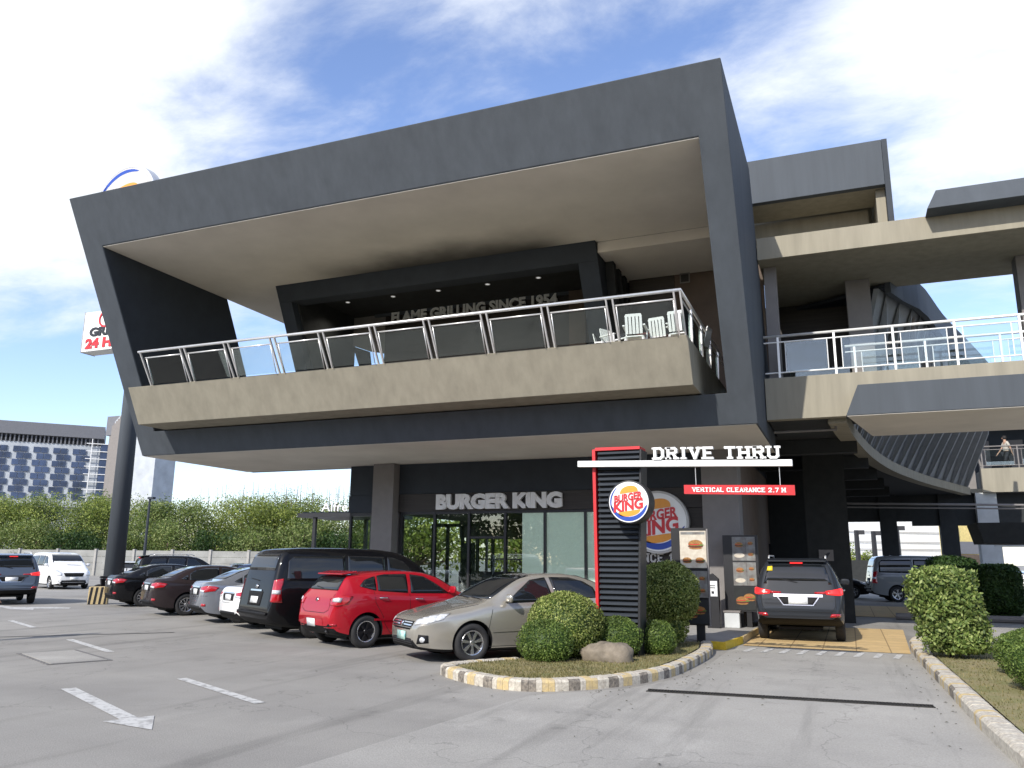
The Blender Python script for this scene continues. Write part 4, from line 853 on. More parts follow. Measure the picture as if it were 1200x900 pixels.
# interior of the dining room seen through the panes
m = MB(); m.box(-14.45, -3.4, 22.15, 30, .13, .15); bp(m, 'floor', 'column')
m = MB(); m.box(-14.45, -2.75, 22.15, 30.2, 3.2, 3.3); bp(m, 'inner_ceiling', 'dark_ceiling')
m = MB(); m.box(-10.1, -2.8, 27, 27.2, .15, 3.2); m.box(-14.4, -10.11, 29.8, 29.95, .15, 1.25); m.box(-14.4, -10.11, 29.8, 29.95, 2.55, 3.2); bp(m, 'inner_wall', 'wood_dark')
m = MB()
for i in range(7): m.box(-14.2+i*.85, -14.12+i*.85, 30, 30.1, .15, 3.2)
for z in (.9, 1.7, 2.5): m.box(-14.2, -9.0, 30.02, 30.08, z, z+.05)
bp(m, 'rear_glazing', 'black')
m = MB()
for i in range(5): m.box(-12.3+i*.52, -12.22+i*.52, 23.4, 23.5, .15, 2.7)
m.box(-12.3, -10.1, 23.4, 23.5, 2.7, 2.8); m.box(-11.2, -10.75, 23.38, 23.4, .8, 2.2); bp(m, 'room_divider', 'black')
# lettering and lights of the restaurant
tag(text_obj('sign_lettering', 'BURGER KING', .5, .10, 'letter_bright', None, (-9.37, 21.88, 3.37), bold=.034, spacing=1.0, fit=(3.98, .46)), 'large grey raised BURGER KING lettering above the shop windows', 'sign')
tag(text_obj('wall_lettering', 'FLAME GRILLING SINCE 1954', .5, .06, 'white', None, (-10.85, 22.96, 9.70), bold=.02, fit=(5.95, .38)), 'grey raised FLAME GRILLING SINCE 1954 lettering on the dark balcony wall', 'sign')
sl_ = slab_text('wall_lettering', 'SINCE 1954', -5.45, -3.72, 1.66, 1.90, 21.93, .06, 'letter_grey', None, thick=1.3)
tag(sl_, 'grey SINCE 1954 lettering on the wood wall below the round logo', 'sign')
for i, (x, nm) in enumerate(((-14.6, 'leftmost of the five round ceiling downlights under the balcony roof'), (-12.9, 'second ceiling downlight from the left above the FLAME lettering'), (-11.28, 'middle one of the five ceiling downlights above the lettering'), (-9.6, 'second ceiling downlight from the right above the SINCE lettering'), (-7.95, 'rightmost of the five round ceiling downlights beside the pilaster'))):
    t = empty('ceiling_light', (x, 21.45, 9.898), 0, nm, 'ceiling light', 'ceiling downlights of the balcony room')
    m = MB(); m.lathe([(0, -.004), (.065, -.004), (.065, 0)], (0, 0, 0), 'z', 16); m.build('lamp_disc', 'white_lit', t)
    ll = bpy.data.lights.new('downlight', 'SPOT'); ll.energy = 45; ll.spot_size = R(125); ll.spot_blend = .6; ll.color = (1, .93, .82); ll.shadow_soft_size = .06; lo = bpy.data.objects.new('downlight', ll); COL.objects.link(lo); lo.parent = t; lo.location = (0, 0, -.03)
    m = MB(); m.lathe([(.066, 0), (.066, -.012), (.085, -.012), (.09, 0)], (0, 0, 0), 'z', 16); m.build('rim', 'steel', t)
# ------------------------------------------------------------------ round logo discs
def logo_disc(t, r, depth, y=0.0, bar=None, rim='black', glow=False, ring=False):
    """faces -Y in the frame of t"""
    m = MB(); m.lathe([(0, depth), (r*1.06, depth), (r*1.06, .01), (r*1.0, 0), (r*.99, .015), (0, .015)], (0, y, 0), 'y', 48); m.build('rim', rim, t)
    wm = 'white'
    if ring: wm = 'letter_grey'
    m = MB(); m.lathe([(0, -.002), (r*.985, -.002), (r*.985, .014)], (0, y, 0), 'y', 48); m.build('face', wm, t)
    def seg(a0, a1, r0, r1, mat, nm, cx=0, cz=0, dy=-.006, taper=True):
        n = 28; o_ = []; i_ = []
        for k in range(n+1):
            a = R(a0+(a1-a0)*k/n); q = math.sin(math.pi*k/n)**.45 if taper else 1
            o_.append((cx+r1*math.cos(a), y+dy, cz+r1*math.sin(a))); rr = r1-(r1-r0)*q; i_.append((cx+rr*math.cos(a), y+dy, cz+rr*math.sin(a)))
        m = MB(); n1_ = len(o_)
        m.add(o_+i_, [(k, k+1, n1_+k+1, n1_+k) for k in range(n)]); return m.build(nm, mat, t)
    seg(188, 352, r*.72, r*.93, 'blue', 'blue_crescent')
    seg(128, 215, r*.86, r*.935, 'blue', 'blue_edge')
    if ring: seg(62, 165, r*.86, r*.95, 'blue', 'blue_edge')
    def bun(z0, h, w, up):
        pts = []; n = 16
        for k in range(n+1):
            a = math.pi*k/n; pts.append((w*math.cos(a), y-.006, z0+(h if up else -h)*math.sin(a)**.8))
        m = MB(); m.ext(pts, (0, .003, 0)); 
        for i, v in enumerate(m.v): m.v[i] = (v[0]+r*.02, v[1], v[2]+v[0]*.13)
        return m.build('bun', 'orange', t)
    bun(r*(.36 if ring else .45), r*(.24 if ring else .34), r*.45, True); bun(-r*.43, r*.27, r*.55, False)
    o1 = text_obj('letters', 'BURGER', r*.5, .008, 'red', t, (0, 0, 0), bold=.018*r, fit=(r*1.40, r*.36)); o2 = text_obj('letters', 'KING', r*.6, .008, 'red', t, (0, 0, 0), bold=.024*r, fit=(r*1.46, r*.52))
    for o_, z in ((o1, r*.245), (o2, -r*.16)):
        for v in o_.data.vertices: v.co.z += z+v.co.x*.15; v.co.y += y-.010; v.co.x += r*(-.02)
t = empty('wall_logo_sign', (-4.66, 21.72, 2.71), 0, 'larger round BURGER KING logo sign mounted on the dark wood wall', 'sign'); logo_disc(t, .78, .24, rim='letter_grey')
# ------------------------------------------------------------------ drive thru gantry
t = empty('drive_thru_gantry', (-3.7, 14, 0), 0, 'black louvred DRIVE THRU pylon with a red edge and a long white arm', 'sign')
m = MB(); m.ext([(-4.02, 14.03, .1), (-3.40, 14.03, .1), (-3.27, 14.03, 3.6), (-4.06, 14.03, 3.6)], (0, .33, 0)); m.build('core', 'black', t, world=True)
m = MB()
for i in range(36):
    z = .30+i*.0925; xr = -3.395+(z/3.6)*.125
    m.ext([(-4.03, 14.02, z), (-4.03, 13.93, z+.004), (-4.03, 13.93, z+.04), (-4.03, 14.02, z+.066)], (xr+4.03, 0, 0))
m.build('louvres', 'grey_dark', t, world=True)
m = MB(); m.ext([(-4.035, 13.9, .1), (-4.085, 13.9, .1), (-4.125, 13.9, 3.63), (-4.07, 13.9, 3.63)], (0, .45, 0)); m.ext([(-4.069, 13.9, 3.605), (-4.069, 13.9, 3.66), (-3.26, 13.9, 3.655), (-3.26, 13.9, 3.605)], (0, .45, 0)); m.build('red_edge', 'red', t, world=True)
m = MB(); m.ext([(-3.385, 13.91, .1), (-3.345, 13.91, .1), (-3.235, 13.91, 3.6), (-3.262, 13.91, 3.6)], (0, .45, 0)); m.build('side_panel', 'black', t, world=True)
m = MB(); m.ext([(-4.36, 13.78, 3.315), (-.74, 13.78, 3.205), (-.74, 13.78, 3.31), (-4.36, 13.78, 3.42)], (0, .10, 0)); m.build('arm', 'white', t, world=True, bevel=.006)
slab_text('lettering', 'DRIVE THRU', -2.99, -.93, 3.39, 3.60, 13.76, .09, 'white', t, thick=1.28, world=True, dz=-.06)
cs = empty('clearance_sign', (-1.6, 13.85, 0), 0, 'hanging red bar reading VERTICAL CLEARANCE 2.7 M under the white arm', 'sign')
m = MB(); m.ext([(-2.50, 13.83, 2.80), (-.73, 13.83, 2.74), (-.73, 13.83, 2.90), (-2.50, 13.83, 2.95)], (0, .05, 0)); m.build('bar', 'red', cs, world=True)
slab_text('lettering', 'VERTICAL CLEARANCE 2.7 M', -2.36, -.87, 2.83, 2.905, 13.822, .006, 'white', cs, thick=1.25, world=True, dz=-.045)
for x in (-2.3, -.95):
    m = MB(); m.tube([(x, 13.855, 2.9), (x, 13.84, 3.25)], .006, 6); m.build('hanger', 'steel', cs, world=True)
t = empty('round_logo_sign', (-3.38, 13.52, 2.66), 0, 'smaller bright round BURGER KING logo sign projecting from the louvred pylon', 'sign'); logo_disc(t, .345, .36)
# ------------------------------------------------------------------ menu boards
def burger(m3, x, z, w, y, col=True):
    pass
def menu_panel(par, x0, x1, z0, z1, y, kind, seed):
    r_ = random.Random(seed); P = MB(); P.box(x0, x1, y, y+.012, z0, z1)
    o = P.build('menu_panel', {'pale': 'menu_pale', 'grey': 'menu_grey', 'dark': 'black_matt'}[kind], par)
    def disc(cx_, cz, w, h, mat, dy, half=0):
        m = MB(); pts = []
        a0, a1 = (0, 2*math.pi) if not half else ((0, math.pi) if half > 0 else (math.pi, 2*math.pi))
        n = 16
        for k in range(n if not half else n+1):
            a = a0+(a1-a0)*k/n; pts.append((cx_+w*math.cos(a), y-dy, cz+h*math.sin(a)))
        m.ext(pts, (0, .001, 0)); return m.build('picture', mat, o)
    W = x1-x0; H = z1-z0
    def food(cx_, cz, s):
        disc(cx_, cz-s*.20, s*.52, s*.14, 'menu_bun', .003, -1); disc(cx_, cz-s*.10, s*.58, s*.12, 'menu_meat', .0045)
        disc(cx_+s*.05, cz-s*.01, s*.60, s*.07, 'menu_leaf', .006); disc(cx_-s*.1, cz+s*.03, s*.45, s*.06, 'red', .0075); disc(cx_, cz+s*.05, s*.55, s*.33, 'menu_bun', .009, 1)
    if kind == 'pale':
        food(x0+W*.60, z0+H*.62, H*.36); food(x0+W*.26, z0+H*.20, H*.22); food(x0+W*.75, z0+H*.20, H*.22)
        m = MB(); m.box(x0+W*.04, x0+W*.96, y-.003, y-.001, z0+H*.90, z0+H*.97); m.build('caption', 'menu_grey', o)
    elif kind == 'grey':
        food(x0+W*.30, z0+H*.66, H*.30); food(x0+W*.8, z0+H*.72, H*.20); food(x0+W*.8, z0+H*.26, H*.20); disc(x0+W*.3, z0+H*.22, H*.22, H*.10, 'menu_pale', .003)
        m = MB(); m.box(x0+W*.585, x0+W*.595, y-.003, y-.001, z0+.01, z1-.01); m.build('divider', 'black', o)
    else:
        food(x0+W*.34, z0+H*.40, H*.50); food(x0+W*.66, z0+H*.55, H*.46)
pmat('menu_pale', (0.62, 0.58, 0.48), .35, scale=9, col2=(.45, .38, .30)); pmat('menu_grey', (0.24, 0.25, 0.24), .3, scale=7, col2=(.13, .11, .10))
pmat('menu_bun', (0.36, 0.17, 0.05), .4, var=.3, scale=40); pmat('menu_meat', (0.12, 0.025, 0.015), .4, var=.2, scale=20); pmat('menu_leaf', (0.12, 0.22, 0.04), .4, var=.2, scale=20)
t = empty('menu_board', (-2.95, 17, 0), 0, 'tall three panel menu board on one post beside the tall round shrub', 'menu board')
m = MB(); m.box(-.43, .31, .02, .12, .44, 2.36); m.build('cabinet', 'black', t)
m = MB(); m.box(.02, .18, .03, .12, .12, .44); m.build('post', 'black', t)
menu_panel(t, -.25, .28, 1.56, 2.30, -.002, 'pale', 1); menu_panel(t, -.25, .28, .98, 1.50, -.002, 'grey', 2); menu_panel(t, -.25, .28, .47, .94, -.002, 'dark', 3)
m = MB(); m.box(.29, .32, -.012, .018, .44, 2.34); m.build('edge_trim', 'column', t)
t = empty('menu_board', (-2.5, 21.2, 0), 0, 'black three panel menu board in front of the grey column next to the lane', 'menu board')
m = MB(); m.box(-.42, .42, .0, .2, .50, 2.34); m.build('cabinet', 'black', t)
m = MB(); m.box(-.12, .0, .02, .16, .13, .5); m.box(.08, .2, .02, .16, .13, .5); m.build('post', 'black', t)
for i, (z0, z1, k) in enumerate(((1.72, 2.30, 'grey'), (1.12, 1.68, 'grey'), (.54, 1.08, 'dark'))): menu_panel(t, -.19, .36, z0, z1, -.014, k, 5+i)
t = empty('order_post', (-3.13, 20.6, .13), 0, 'slim black speaker post with a white notice between the two menu boards', 'intercom post')
m = MB(); m.ext([(-.15, 0, 0), (.15, 0, 0), (.15, 0, 1.15), (.0, 0, 1.28), (-.15, 0, 1.22)], (0, .18, 0)); m.build('housing', 'black', t, bevel=.01)
m = MB(); m.box(-.10, .12, -.012, -.002, .74, 1.10); m.build('notice', 'plate_white', t); m = MB(); m.box(-.05, .07, -.016, -.0125, .98, 1.0); m.box(-.05, .07, -.016, -.0125, .93, .95); m.box(-.02, .04, -.016, -.0125, .80, .86); m.build('print', 'black', t)
t = empty('utility_box', (-2.72, 21.0, .13), 0, 'small pale concrete box on the pavement beneath the lane menu board', 'box'); m = MB(); m.box(-.19, .17, -.15, .1, 0, .36); m.build('box', 'column_white', t, bevel=.015); m = MB(); m.box(-.21, .19, -.17, .12, .36, .40); m.build('lid', 'column', t)
# ------------------------------------------------------------------ balcony railing
t = empty('balcony_railing', (-10, 16, 6.2), 0, 'long steel and glass railing along the leaning balcony edge', 'railing')
yt, yb = 15.62, 16.02
xs_ = [-17.08+i*1.428 for i in range(11)]
m = MB(); m.tube([(-17.15, yt, 7.02), (-2.74, yt, 7.02)], .034, 10); m.tube([(-2.76, yt, 7.02), (-2.76, 22.0, 7.02)], .034, 10); m.build('handrail', 'steel', t, world=True, smooth=True)
for i, x in enumerate(xs_):
    for dx in ((-.07, .07) if 0 < i < 10 else ((.0,) if i == 0 else (-.09, .04))):
        m = MB(); m.bar((x+dx, yb+.10, 6.2), (x+dx, yt, 7.0), .034, .045); m.build('post', 'steel', t, world=True)
    if i < 10:
        a, b = x+.12, xs_[i+1]-.12
        P = lambda X, z: (X, yb+.02-(z-6.2)*.47, z)
        m = MB(); m.ext([P(a, 6.22), P(b, 6.22), P(b, 6.84), P(a, 6.84)], (0, .008, 0)); m.build('glass_panel', 'rail_glass', t, world=True)
        m = MB(); m.tube([P(a-.03, 6.87), P(b+.03, 6.87)], .020, 8); m.tube([P(a, 6.2), P(a, 6.86)], .012, 6); m.tube([P(b, 6.2), P(b, 6.86)], .012, 6); m.build('panel_rail', 'steel', t, world=True, smooth=True)
for k in range(4):
    y = 16.9+k*1.3; m = MB(); m.bar((-2.78, y, 6.2), (-2.76, y, 7.0), .042); m.build('post', 'steel', t, world=True)
    m = MB(); m.box(-2.775, -2.767, y-1.1, y-.12, 6.25, 6.84); m.build('glass_panel', 'rail_glass', t, world=True)
m = MB(); m.tube([(-2.77, 15.8, 6.87), (-2.77, 22, 6.87)], .018, 8); m.build('lower_rail', 'steel', t, world=True)
# ------------------------------------------------------------------ balcony chairs and table
def make_chair():
    c = empty('plastic_chair', (0, 0, 0))
    m = MB(); m.ext([(-.22, -.22, .42), (.22, -.22, .42), (.20, .20, .40), (-.20, .20, .40)], (0, 0, .03)); m.build('seat', 'plastic_white', c, bevel=.01)
    m = MB(); P = lambda x, z: (x, .20+(z-.42)*.22, z)
    for x in (-.20, -.12, -.04, .04, .12): m.ext([P(x+.005, .46), P(x+.068, .46), P(x+.066, .84), P(x+.009, .84)], (0, .02, 0))
    m.ext([P(-.20, .84), P(.20, .84), P(.17, .90), P(-.17, .90)], (0, .02, 0)); m.build('backrest', 'plastic_white', c)
    for sx in (-1, 1):
        for sy in (-1, 1):
            m = MB(); m.bar((sx*.19, sy*.18, .42), (sx*.23, sy*.22, 0), .045, .035); m.build('leg', 'plastic_white', c)
        m = MB(); m.bar((sx*.23, -.2, .42), (sx*.24, -.2, .64), .04, .03); m.bar((sx*.24, -.24, .645), (sx*.23, .25, .66), .05, .025); m.build('armrest', 'plastic_white', c)
    return c
ch = make_chair()
CH = [(-5.1, 18.6, 95, 'white plastic chair turned sideways farthest left of the maroon table'), (-4.75, 18.0, 60, 'white plastic chair with its back tilted right, second left of the maroon table'),
      (-4.12, 17.45, 185, 'white plastic chair facing away just left of the maroon table top'), (-3.62, 17.9, 170, 'white plastic chair with its broad slatted back right of the maroon table'), (-3.12, 17.55, 172, 'white plastic chair with slatted back nearest the railing corner post'),
      (-2.98, 18.9, 262, 'white plastic chair seen edge on behind the railing corner'),
      (-9.6, 20.1, 180, 'white chair top just above the fascia, left one of the middle pair'), (-9.05, 20.1, 175, 'white chair top just above the fascia, right one of the middle pair'), (-7.7, 20.2, 180, 'single white chair top showing over the fascia under the word SINCE'), (-11.9, 20.0, 180, 'single white chair top beside the grey rear panel')]
for i, (x, y, a, lb) in enumerate(CH):
    c = ch if i == 0 else copy_tree(ch)
    c.location = (x, y, 6.2); c.rotation_euler = (0, 0, R(a)); tag(c, lb, 'chair', 'white plastic chairs on the balcony')
t = empty('round_table', (-4.0, 18.6, 6.2), 0, 'round maroon topped table between the white balcony chairs', 'table')
m = MB(); m.lathe([(0, .70), (.42, .70), (.44, .72), (.42, .74), (0, .74)], (0, 0, 0), 'z', 24); m.build('table_top', 'maroon', t)
for k in range(4):
    a = R(45+90*k); m = MB(); m.bar((math.cos(a)*.25, math.sin(a)*.25, .70), (math.cos(a)*.34, math.sin(a)*.34, 0), .04); m.build('leg', 'plastic_white', t)
# ------------------------------------------------------------------ walkway building on the right
wb = empty('walkway_building', (4, 24, 0), 0, 'taupe raised walkway building with a curved dark wall right of the restaurant', 'building')
def wp(m, name, mat, par=wb, **k): return m.build(name, mat, par, world=True, **k)
m = MB(); m.box(-1.585, 12, 20.0, 20.25, 5.0, 6.02); wp(m, 'fascia', 'taupe', bevel=.01)
m = MB(); m.box(-1.585, 12, 20.26, 23.2, 5.3, 6.0); wp(m, 'deck', 'dark_ceiling')
m = MB(); m.box(-1.585, 12, 20.0, 23.4, 9.05, 9.62); m.box(-1.58, .95, 23.41, 24.5, 9.06, 9.6); wp(m, 'roof', 'taupe', bevel=.01)
m = MB(); m.ext([(2.22, 19.45, 9.58), (12, 19.45, 9.58), (12, 19.6, 10.06), (2.45, 19.6, 10.06)], (0, .9, 0)); wp(m, 'canopy', 'grey_paint', bevel=.01)
m = MB(); m.ext([(.17, 19.5, 4.93), (12, 19.5, 4.93), (12, 19.5, 5.62), (.46, 19.5, 5.62)], (0, .495, 0)); wp(m, 'lower_canopy', 'grey_paint', bevel=.01)
m = MB(); m.ext([(.19, 19.52, 4.915), (12, 19.52, 4.915), (12, 22.9, 4.915), (.8, 22.9, 4.915)], (0, 0, .012)); wp(m, 'canopy_soffit', 'soffit')
CV = curve_pts([(.17, 20.3), (.38, 23.1), (.83, 26.98), (1.46, 30.76), (2.2, 33.9), (3.35, 37.86), (4.69, 41.69), (5.7, 44.5)], .9)
m = MB()
for a, b in zip(CV[:-1], CV[1:]): 
    n_ = Vector((b.y-a.y, a.x-b.x, 0)).normalized()
    m.ext([a+Vector((0, 0, 4.9)), b+Vector((0, 0, 4.9)), b-n_*.4+Vector((0, 0, 4.9)), a-n_*.4+Vector((0, 0, 4.9))], (0, 0, .34))
wp(m, 'curved_edge', 'taupe')
m = MB(); poly = [(p.x-.35, p.y, 5.0) for p in CV]+[(-3, 44.5, 5.0), (-3, 22.8, 5.0), (-1.55, 22.8, 5.0), (-1.55, 20.27, 5.0)]
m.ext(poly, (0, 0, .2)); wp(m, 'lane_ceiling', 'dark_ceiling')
for y in (23.5, 27.5, 31.5, 35.5, 39.5):
    m = MB(); m.box(-2.5, .1+(y-20)*.09, y, y+.4, 4.6, 4.99); wp(m, 'ceiling_beam', 'dark_ceiling')
m = MB(); m.box(-2.51, -1.13, 30, 30.3, 0.13, 4.98); wp(m, 'lane_end_wall', 'black_matt')
m = MB(); m.tube([(-1.5, 20.8, 4.82), (-.05, 20.8, 4.82)], .03, 8); m.tube([(-.07, 20.8, 4.82), (-.07, 20.8, 5.2)], .03, 8); wp(m, 'pipe', 'column')
CU = curve_pts([(1.55, 22.9), (2.05, 24.2), (2.46, 25.0), (2.92, 26.73), (3.51, 29.04), (4.82, 33.34), (5.9, 37), (6.6, 39.2)], 1.0)
def along(C, t):
    x = t*(len(C)-1); i = min(int(x), len(C)-2); return C[i].lerp(C[i+1], x-i)
CW = [p for p in CV if p.y > 23.2]; NW = 34; m = MB()
lo_ = [along(CW, k/NW)+Vector((-.12, 0, 5.25)) for k in range(NW+1)]; hi_ = [along(CU, k/NW)+Vector((-.3, 0, 8.9)) for k in range(NW+1)]
for k in range(NW): m.ext([lo_[k], lo_[k+1], hi_[k+1], hi_[k]], (-.12, 0, 0))
wp(m, 'curved_wall', 'fin_grey')
for k in range(1, NW, 2):
    m = MB(); d_r = (hi_[k]-lo_[k]); s_ = Vector((.05, .0, 0)); e_k = (lo_[k+1]-lo_[k]).normalized()*.16
    m.ext([lo_[k]+s_, lo_[k]+s_+Vector((.10, -.05, 0)), lo_[k].lerp(hi_[k], .55)+Vector((.42, -.1, 0)), hi_[k]+s_], tuple(e_k)); wp(m, 'wall_fin', 'fin_grey')
m = MB(); m.box(5.55, 5.9, 44.46, 44.9, 5.2, 9.0); wp(m, 'corner_post', 'column')
# upper curved roof edge and its glazing
m = MB()
for a, b in zip(CU[:-1], CU[1:]):
    n_ = Vector((b.y-a.y, a.x-b.x, 0)).normalized()
    m.ext([a+Vector((0, 0, 8.75)), b+Vector((0, 0, 8.75)), b+Vector((0, 0, 9.6)), a+Vector((0, 0, 9.6))], tuple(n_*-.15))
wp(m, 'curved_parapet', 'grey_paint')
m = MB(); m.ext([(p.x-.16, p.y, 8.9) for p in CU]+[(-1.6, 39.2, 8.9), (-1.6, 24.6, 8.9)], (0, 0, .1)); wp(m, 'upper_ceiling', 'grey_dark')
m = MB(); 
for k in (3, 5, 8): m.tube([(CU[k].x-.45, CU[k].y, 6.0), (CU[k].x-.45, CU[k].y, 8.9)], .09, 10)
wp(m, 'down_pipe', 'column')
m = MB(); m.box(-1.58, .9, 24.2, 24.4, 6.0, 9.04); wp(m, 'inner_wall', 'wood_dark')
m = MB(); m.box(-1.2, 2.2, 24.1, 24.15, 6.0, 7.1); wp(m, 'inner_glazing', 'rail_glass')
for x0, x1, y0, y1 in ((-1.5, -1.2, 20.6, 20.9), (.43, 1.02, 22.4, 22.9), (4.28, 4.8, 21.9, 22.4)):
    m = MB(); m.box(x0, x1, y0, y1, 6.0, 9.05); wp(m, 'column', 'column', bevel=.01)
# dark box on the roof behind
m = MB(); m.box(-3.0, 1.52, 21.0, 21.2, 11.02, 12.25); wp(m, 'roof_box', 'grey_paint', bevel=.01)
m = MB(); m.ext([(1.525, 21.0, 9.65), (1.525, 21.0, 12.25), (1.525, 29, 12.25), (1.525, 29, 9.65)], (.13, 0, 0)); wp(m, 'roof_box_side', 'grey_dark')
m = MB(); m.box(-2.15, 1.52, 21.21, 29, 12.0, 12.2); m.box(-2.15, 1.52, 21.21, 22.4, 11.03, 11.12); wp(m, 'roof_box_soffit', 'taupe')
m = MB(); m.box(-2.15, 1.15, 22.5, 22.9, 10.55, 11.02); m.box(1.3, 1.52, 21.3, 28, 9.65, 11.9); m.box(-2.15, 1.3, 23.6, 23.8, 9.65, 12.0); wp(m, 'roof_beam', 'taupe')
# lane columns, far beam, far walkway
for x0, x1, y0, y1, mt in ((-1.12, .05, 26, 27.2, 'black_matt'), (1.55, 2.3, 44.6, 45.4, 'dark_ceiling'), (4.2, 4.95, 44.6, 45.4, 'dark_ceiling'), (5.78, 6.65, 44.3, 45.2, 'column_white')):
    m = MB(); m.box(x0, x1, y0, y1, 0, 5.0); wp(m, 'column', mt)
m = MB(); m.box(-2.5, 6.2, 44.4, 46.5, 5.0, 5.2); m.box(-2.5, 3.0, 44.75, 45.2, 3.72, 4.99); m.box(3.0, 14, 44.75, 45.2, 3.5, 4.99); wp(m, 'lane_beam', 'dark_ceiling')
m = MB(); m.tube([(-1, 40, 4.35), (8, 43, 4.3)], .05, 8); m.tube([(-1, 40.3, 4.2), (8, 43.3, 4.15)], .035, 8); wp(m, 'service_pipe', 'column')
m = MB(); m.box(6.1, 18, 44.0, 44.3, 5.0, 6.12); wp(m, 'far_fascia', 'taupe')
m = MB(); m.box(6.1, 18, 44.31, 47.9, 5.05, 6.05); wp(m, 'far_deck', 'dark_ceiling')
m = MB(); m.box(6.0, 18, 47.9, 48.1, 6.05, 9.4); wp(m, 'far_wall', 'grey_dark'); m = MB(); m.box(6.0, 18, 44.0, 48, 9.0, 9.4); wp(m, 'far_roof', 'taupe')
m = MB(); m.box(6.55, 7.1, 47.7, 47.88, 6.1, 7.9); m.box(7.9, 8.6, 47.7, 47.88, 6.1, 7.9); wp(m, 'far_panel', 'column')
def railing(label, x0, x1, y, z, posts, name='walkway_railing'):
    t = empty(name, ((x0+x1)/2, y, z), 0, label, 'railing'); wm_ = 'white_metal' if y < 30 else 'column'
    m = MB(); m.tube([(x0, y, z+1.05), (x1, y, z+1.05)], .035, 8); m.build('handrail', wm_, t, world=True, smooth=True)
    m = MB(); m.tube([(x0, y, z+.90), (x1, y, z+.90)], .018, 8); m.tube([(x0, y, z+.14), (x1, y, z+.14)], .018, 8); m.build('rail', wm_, t, world=True)
    for i, p in enumerate(posts):
        m = MB(); m.bar((p, y, z), (p, y, z+1.03), .05); m.build('post', wm_, t, world=True)
        if i < len(posts)-1:
            q = posts[i+1]; m = MB(); m.tube([(p+.16, y, z+.14), (p+.16, y, z+.9)], .012, 6); m.tube([(q-.16, y, z+.14), (q-.16, y, z+.9)], .012, 6); m.build('baluster', wm_, t, world=True)
            m = MB(); m.box(p+.175, q-.175, y-.004, y+.004, z+.16, z+.88); m.build('glass_panel', 'rail_glass_clear', t, world=True)
    return t
railing('front white glazed railing of the raised walkway, running from the grey frame', -1.56, 12, 20.1, 6.02, [-1.23+i*1.27 for i in range(11)])
railing('rear white railing of the raised walkway, lower in view behind the front one', .28, 12, 21.6, 6.0, [.5+i*1.6 for i in range(8)])
railing('small distant railing of the far walkway in front of the walking person', 6.1, 18, 44.15, 6.12, [6.2+i*1.5 for i in range(8)])
# dark kiosk canopy near the right edge with its post
t = empty('kiosk_canopy', (6, 31, 0), 0, 'dark slab canopy with a pale underside at the right edge', 'canopy')
m = MB(); m.ext([(3.86, 30, 2.98), (9, 30, 2.98), (9, 30, 2.28), (4.02, 30, 2.34)], (0, 2.4, 0)); m.build('slab', 'black_matt', t, world=True)
m = MB(); m.box(4.3, 9, 29.97, 30.06, 2.22, 2.28); m.build('light_strip', 'column_white', t, world=True)
for x in (6.3, 8.7): 
    m = MB(); m.box(x, x+.2, 31, 31.2, 0, 2.3); m.build('post', 'black', t, world=True)
# ------------------------------------------------------------------ planting
def shrub_radius(dirs, rad, p):
    a = np.abs(dirs/np.array(rad)); return (a[:, 0]**p+a[:, 1]**p+a[:, 2]**p)**(-1.0/p)
def sph(n, g): 
    v = g.normal(size=(n, 3)); return v/np.linalg.norm(v, axis=1)[:, None]
def leaf_quads(pos, nrm, size, g, tilt=.8):
    n = len(pos); r = g.normal(size=(n, 3)); nn = nrm+r*tilt; nn /= np.linalg.norm(nn, axis=1)[:, None]
    u = np.cross(nn, g.normal(size=(n, 3))); u /= np.linalg.norm(u, axis=1)[:, None]; v = np.cross(nn, u)
    s = size*g.uniform(.6, 1.3, size=(n, 1)); V = np.stack([pos-u*s, pos-v*s*.5, pos+u*s, pos+v*s*.5], 1).reshape(-1, 3)
    return V, np.arange(4*n).reshape(-1, 4)
def lumpy(d, seed, amp, k=3.0):
    g = np.random.default_rng(seed); out = np.zeros(len(d))
    for i in range(7):
        w = g.normal(size=3)*k*(1+i*.35); out += np.sin(d@w+g.uniform(0, 6))/(1+i*.35)
    return 1+amp*out/2.5
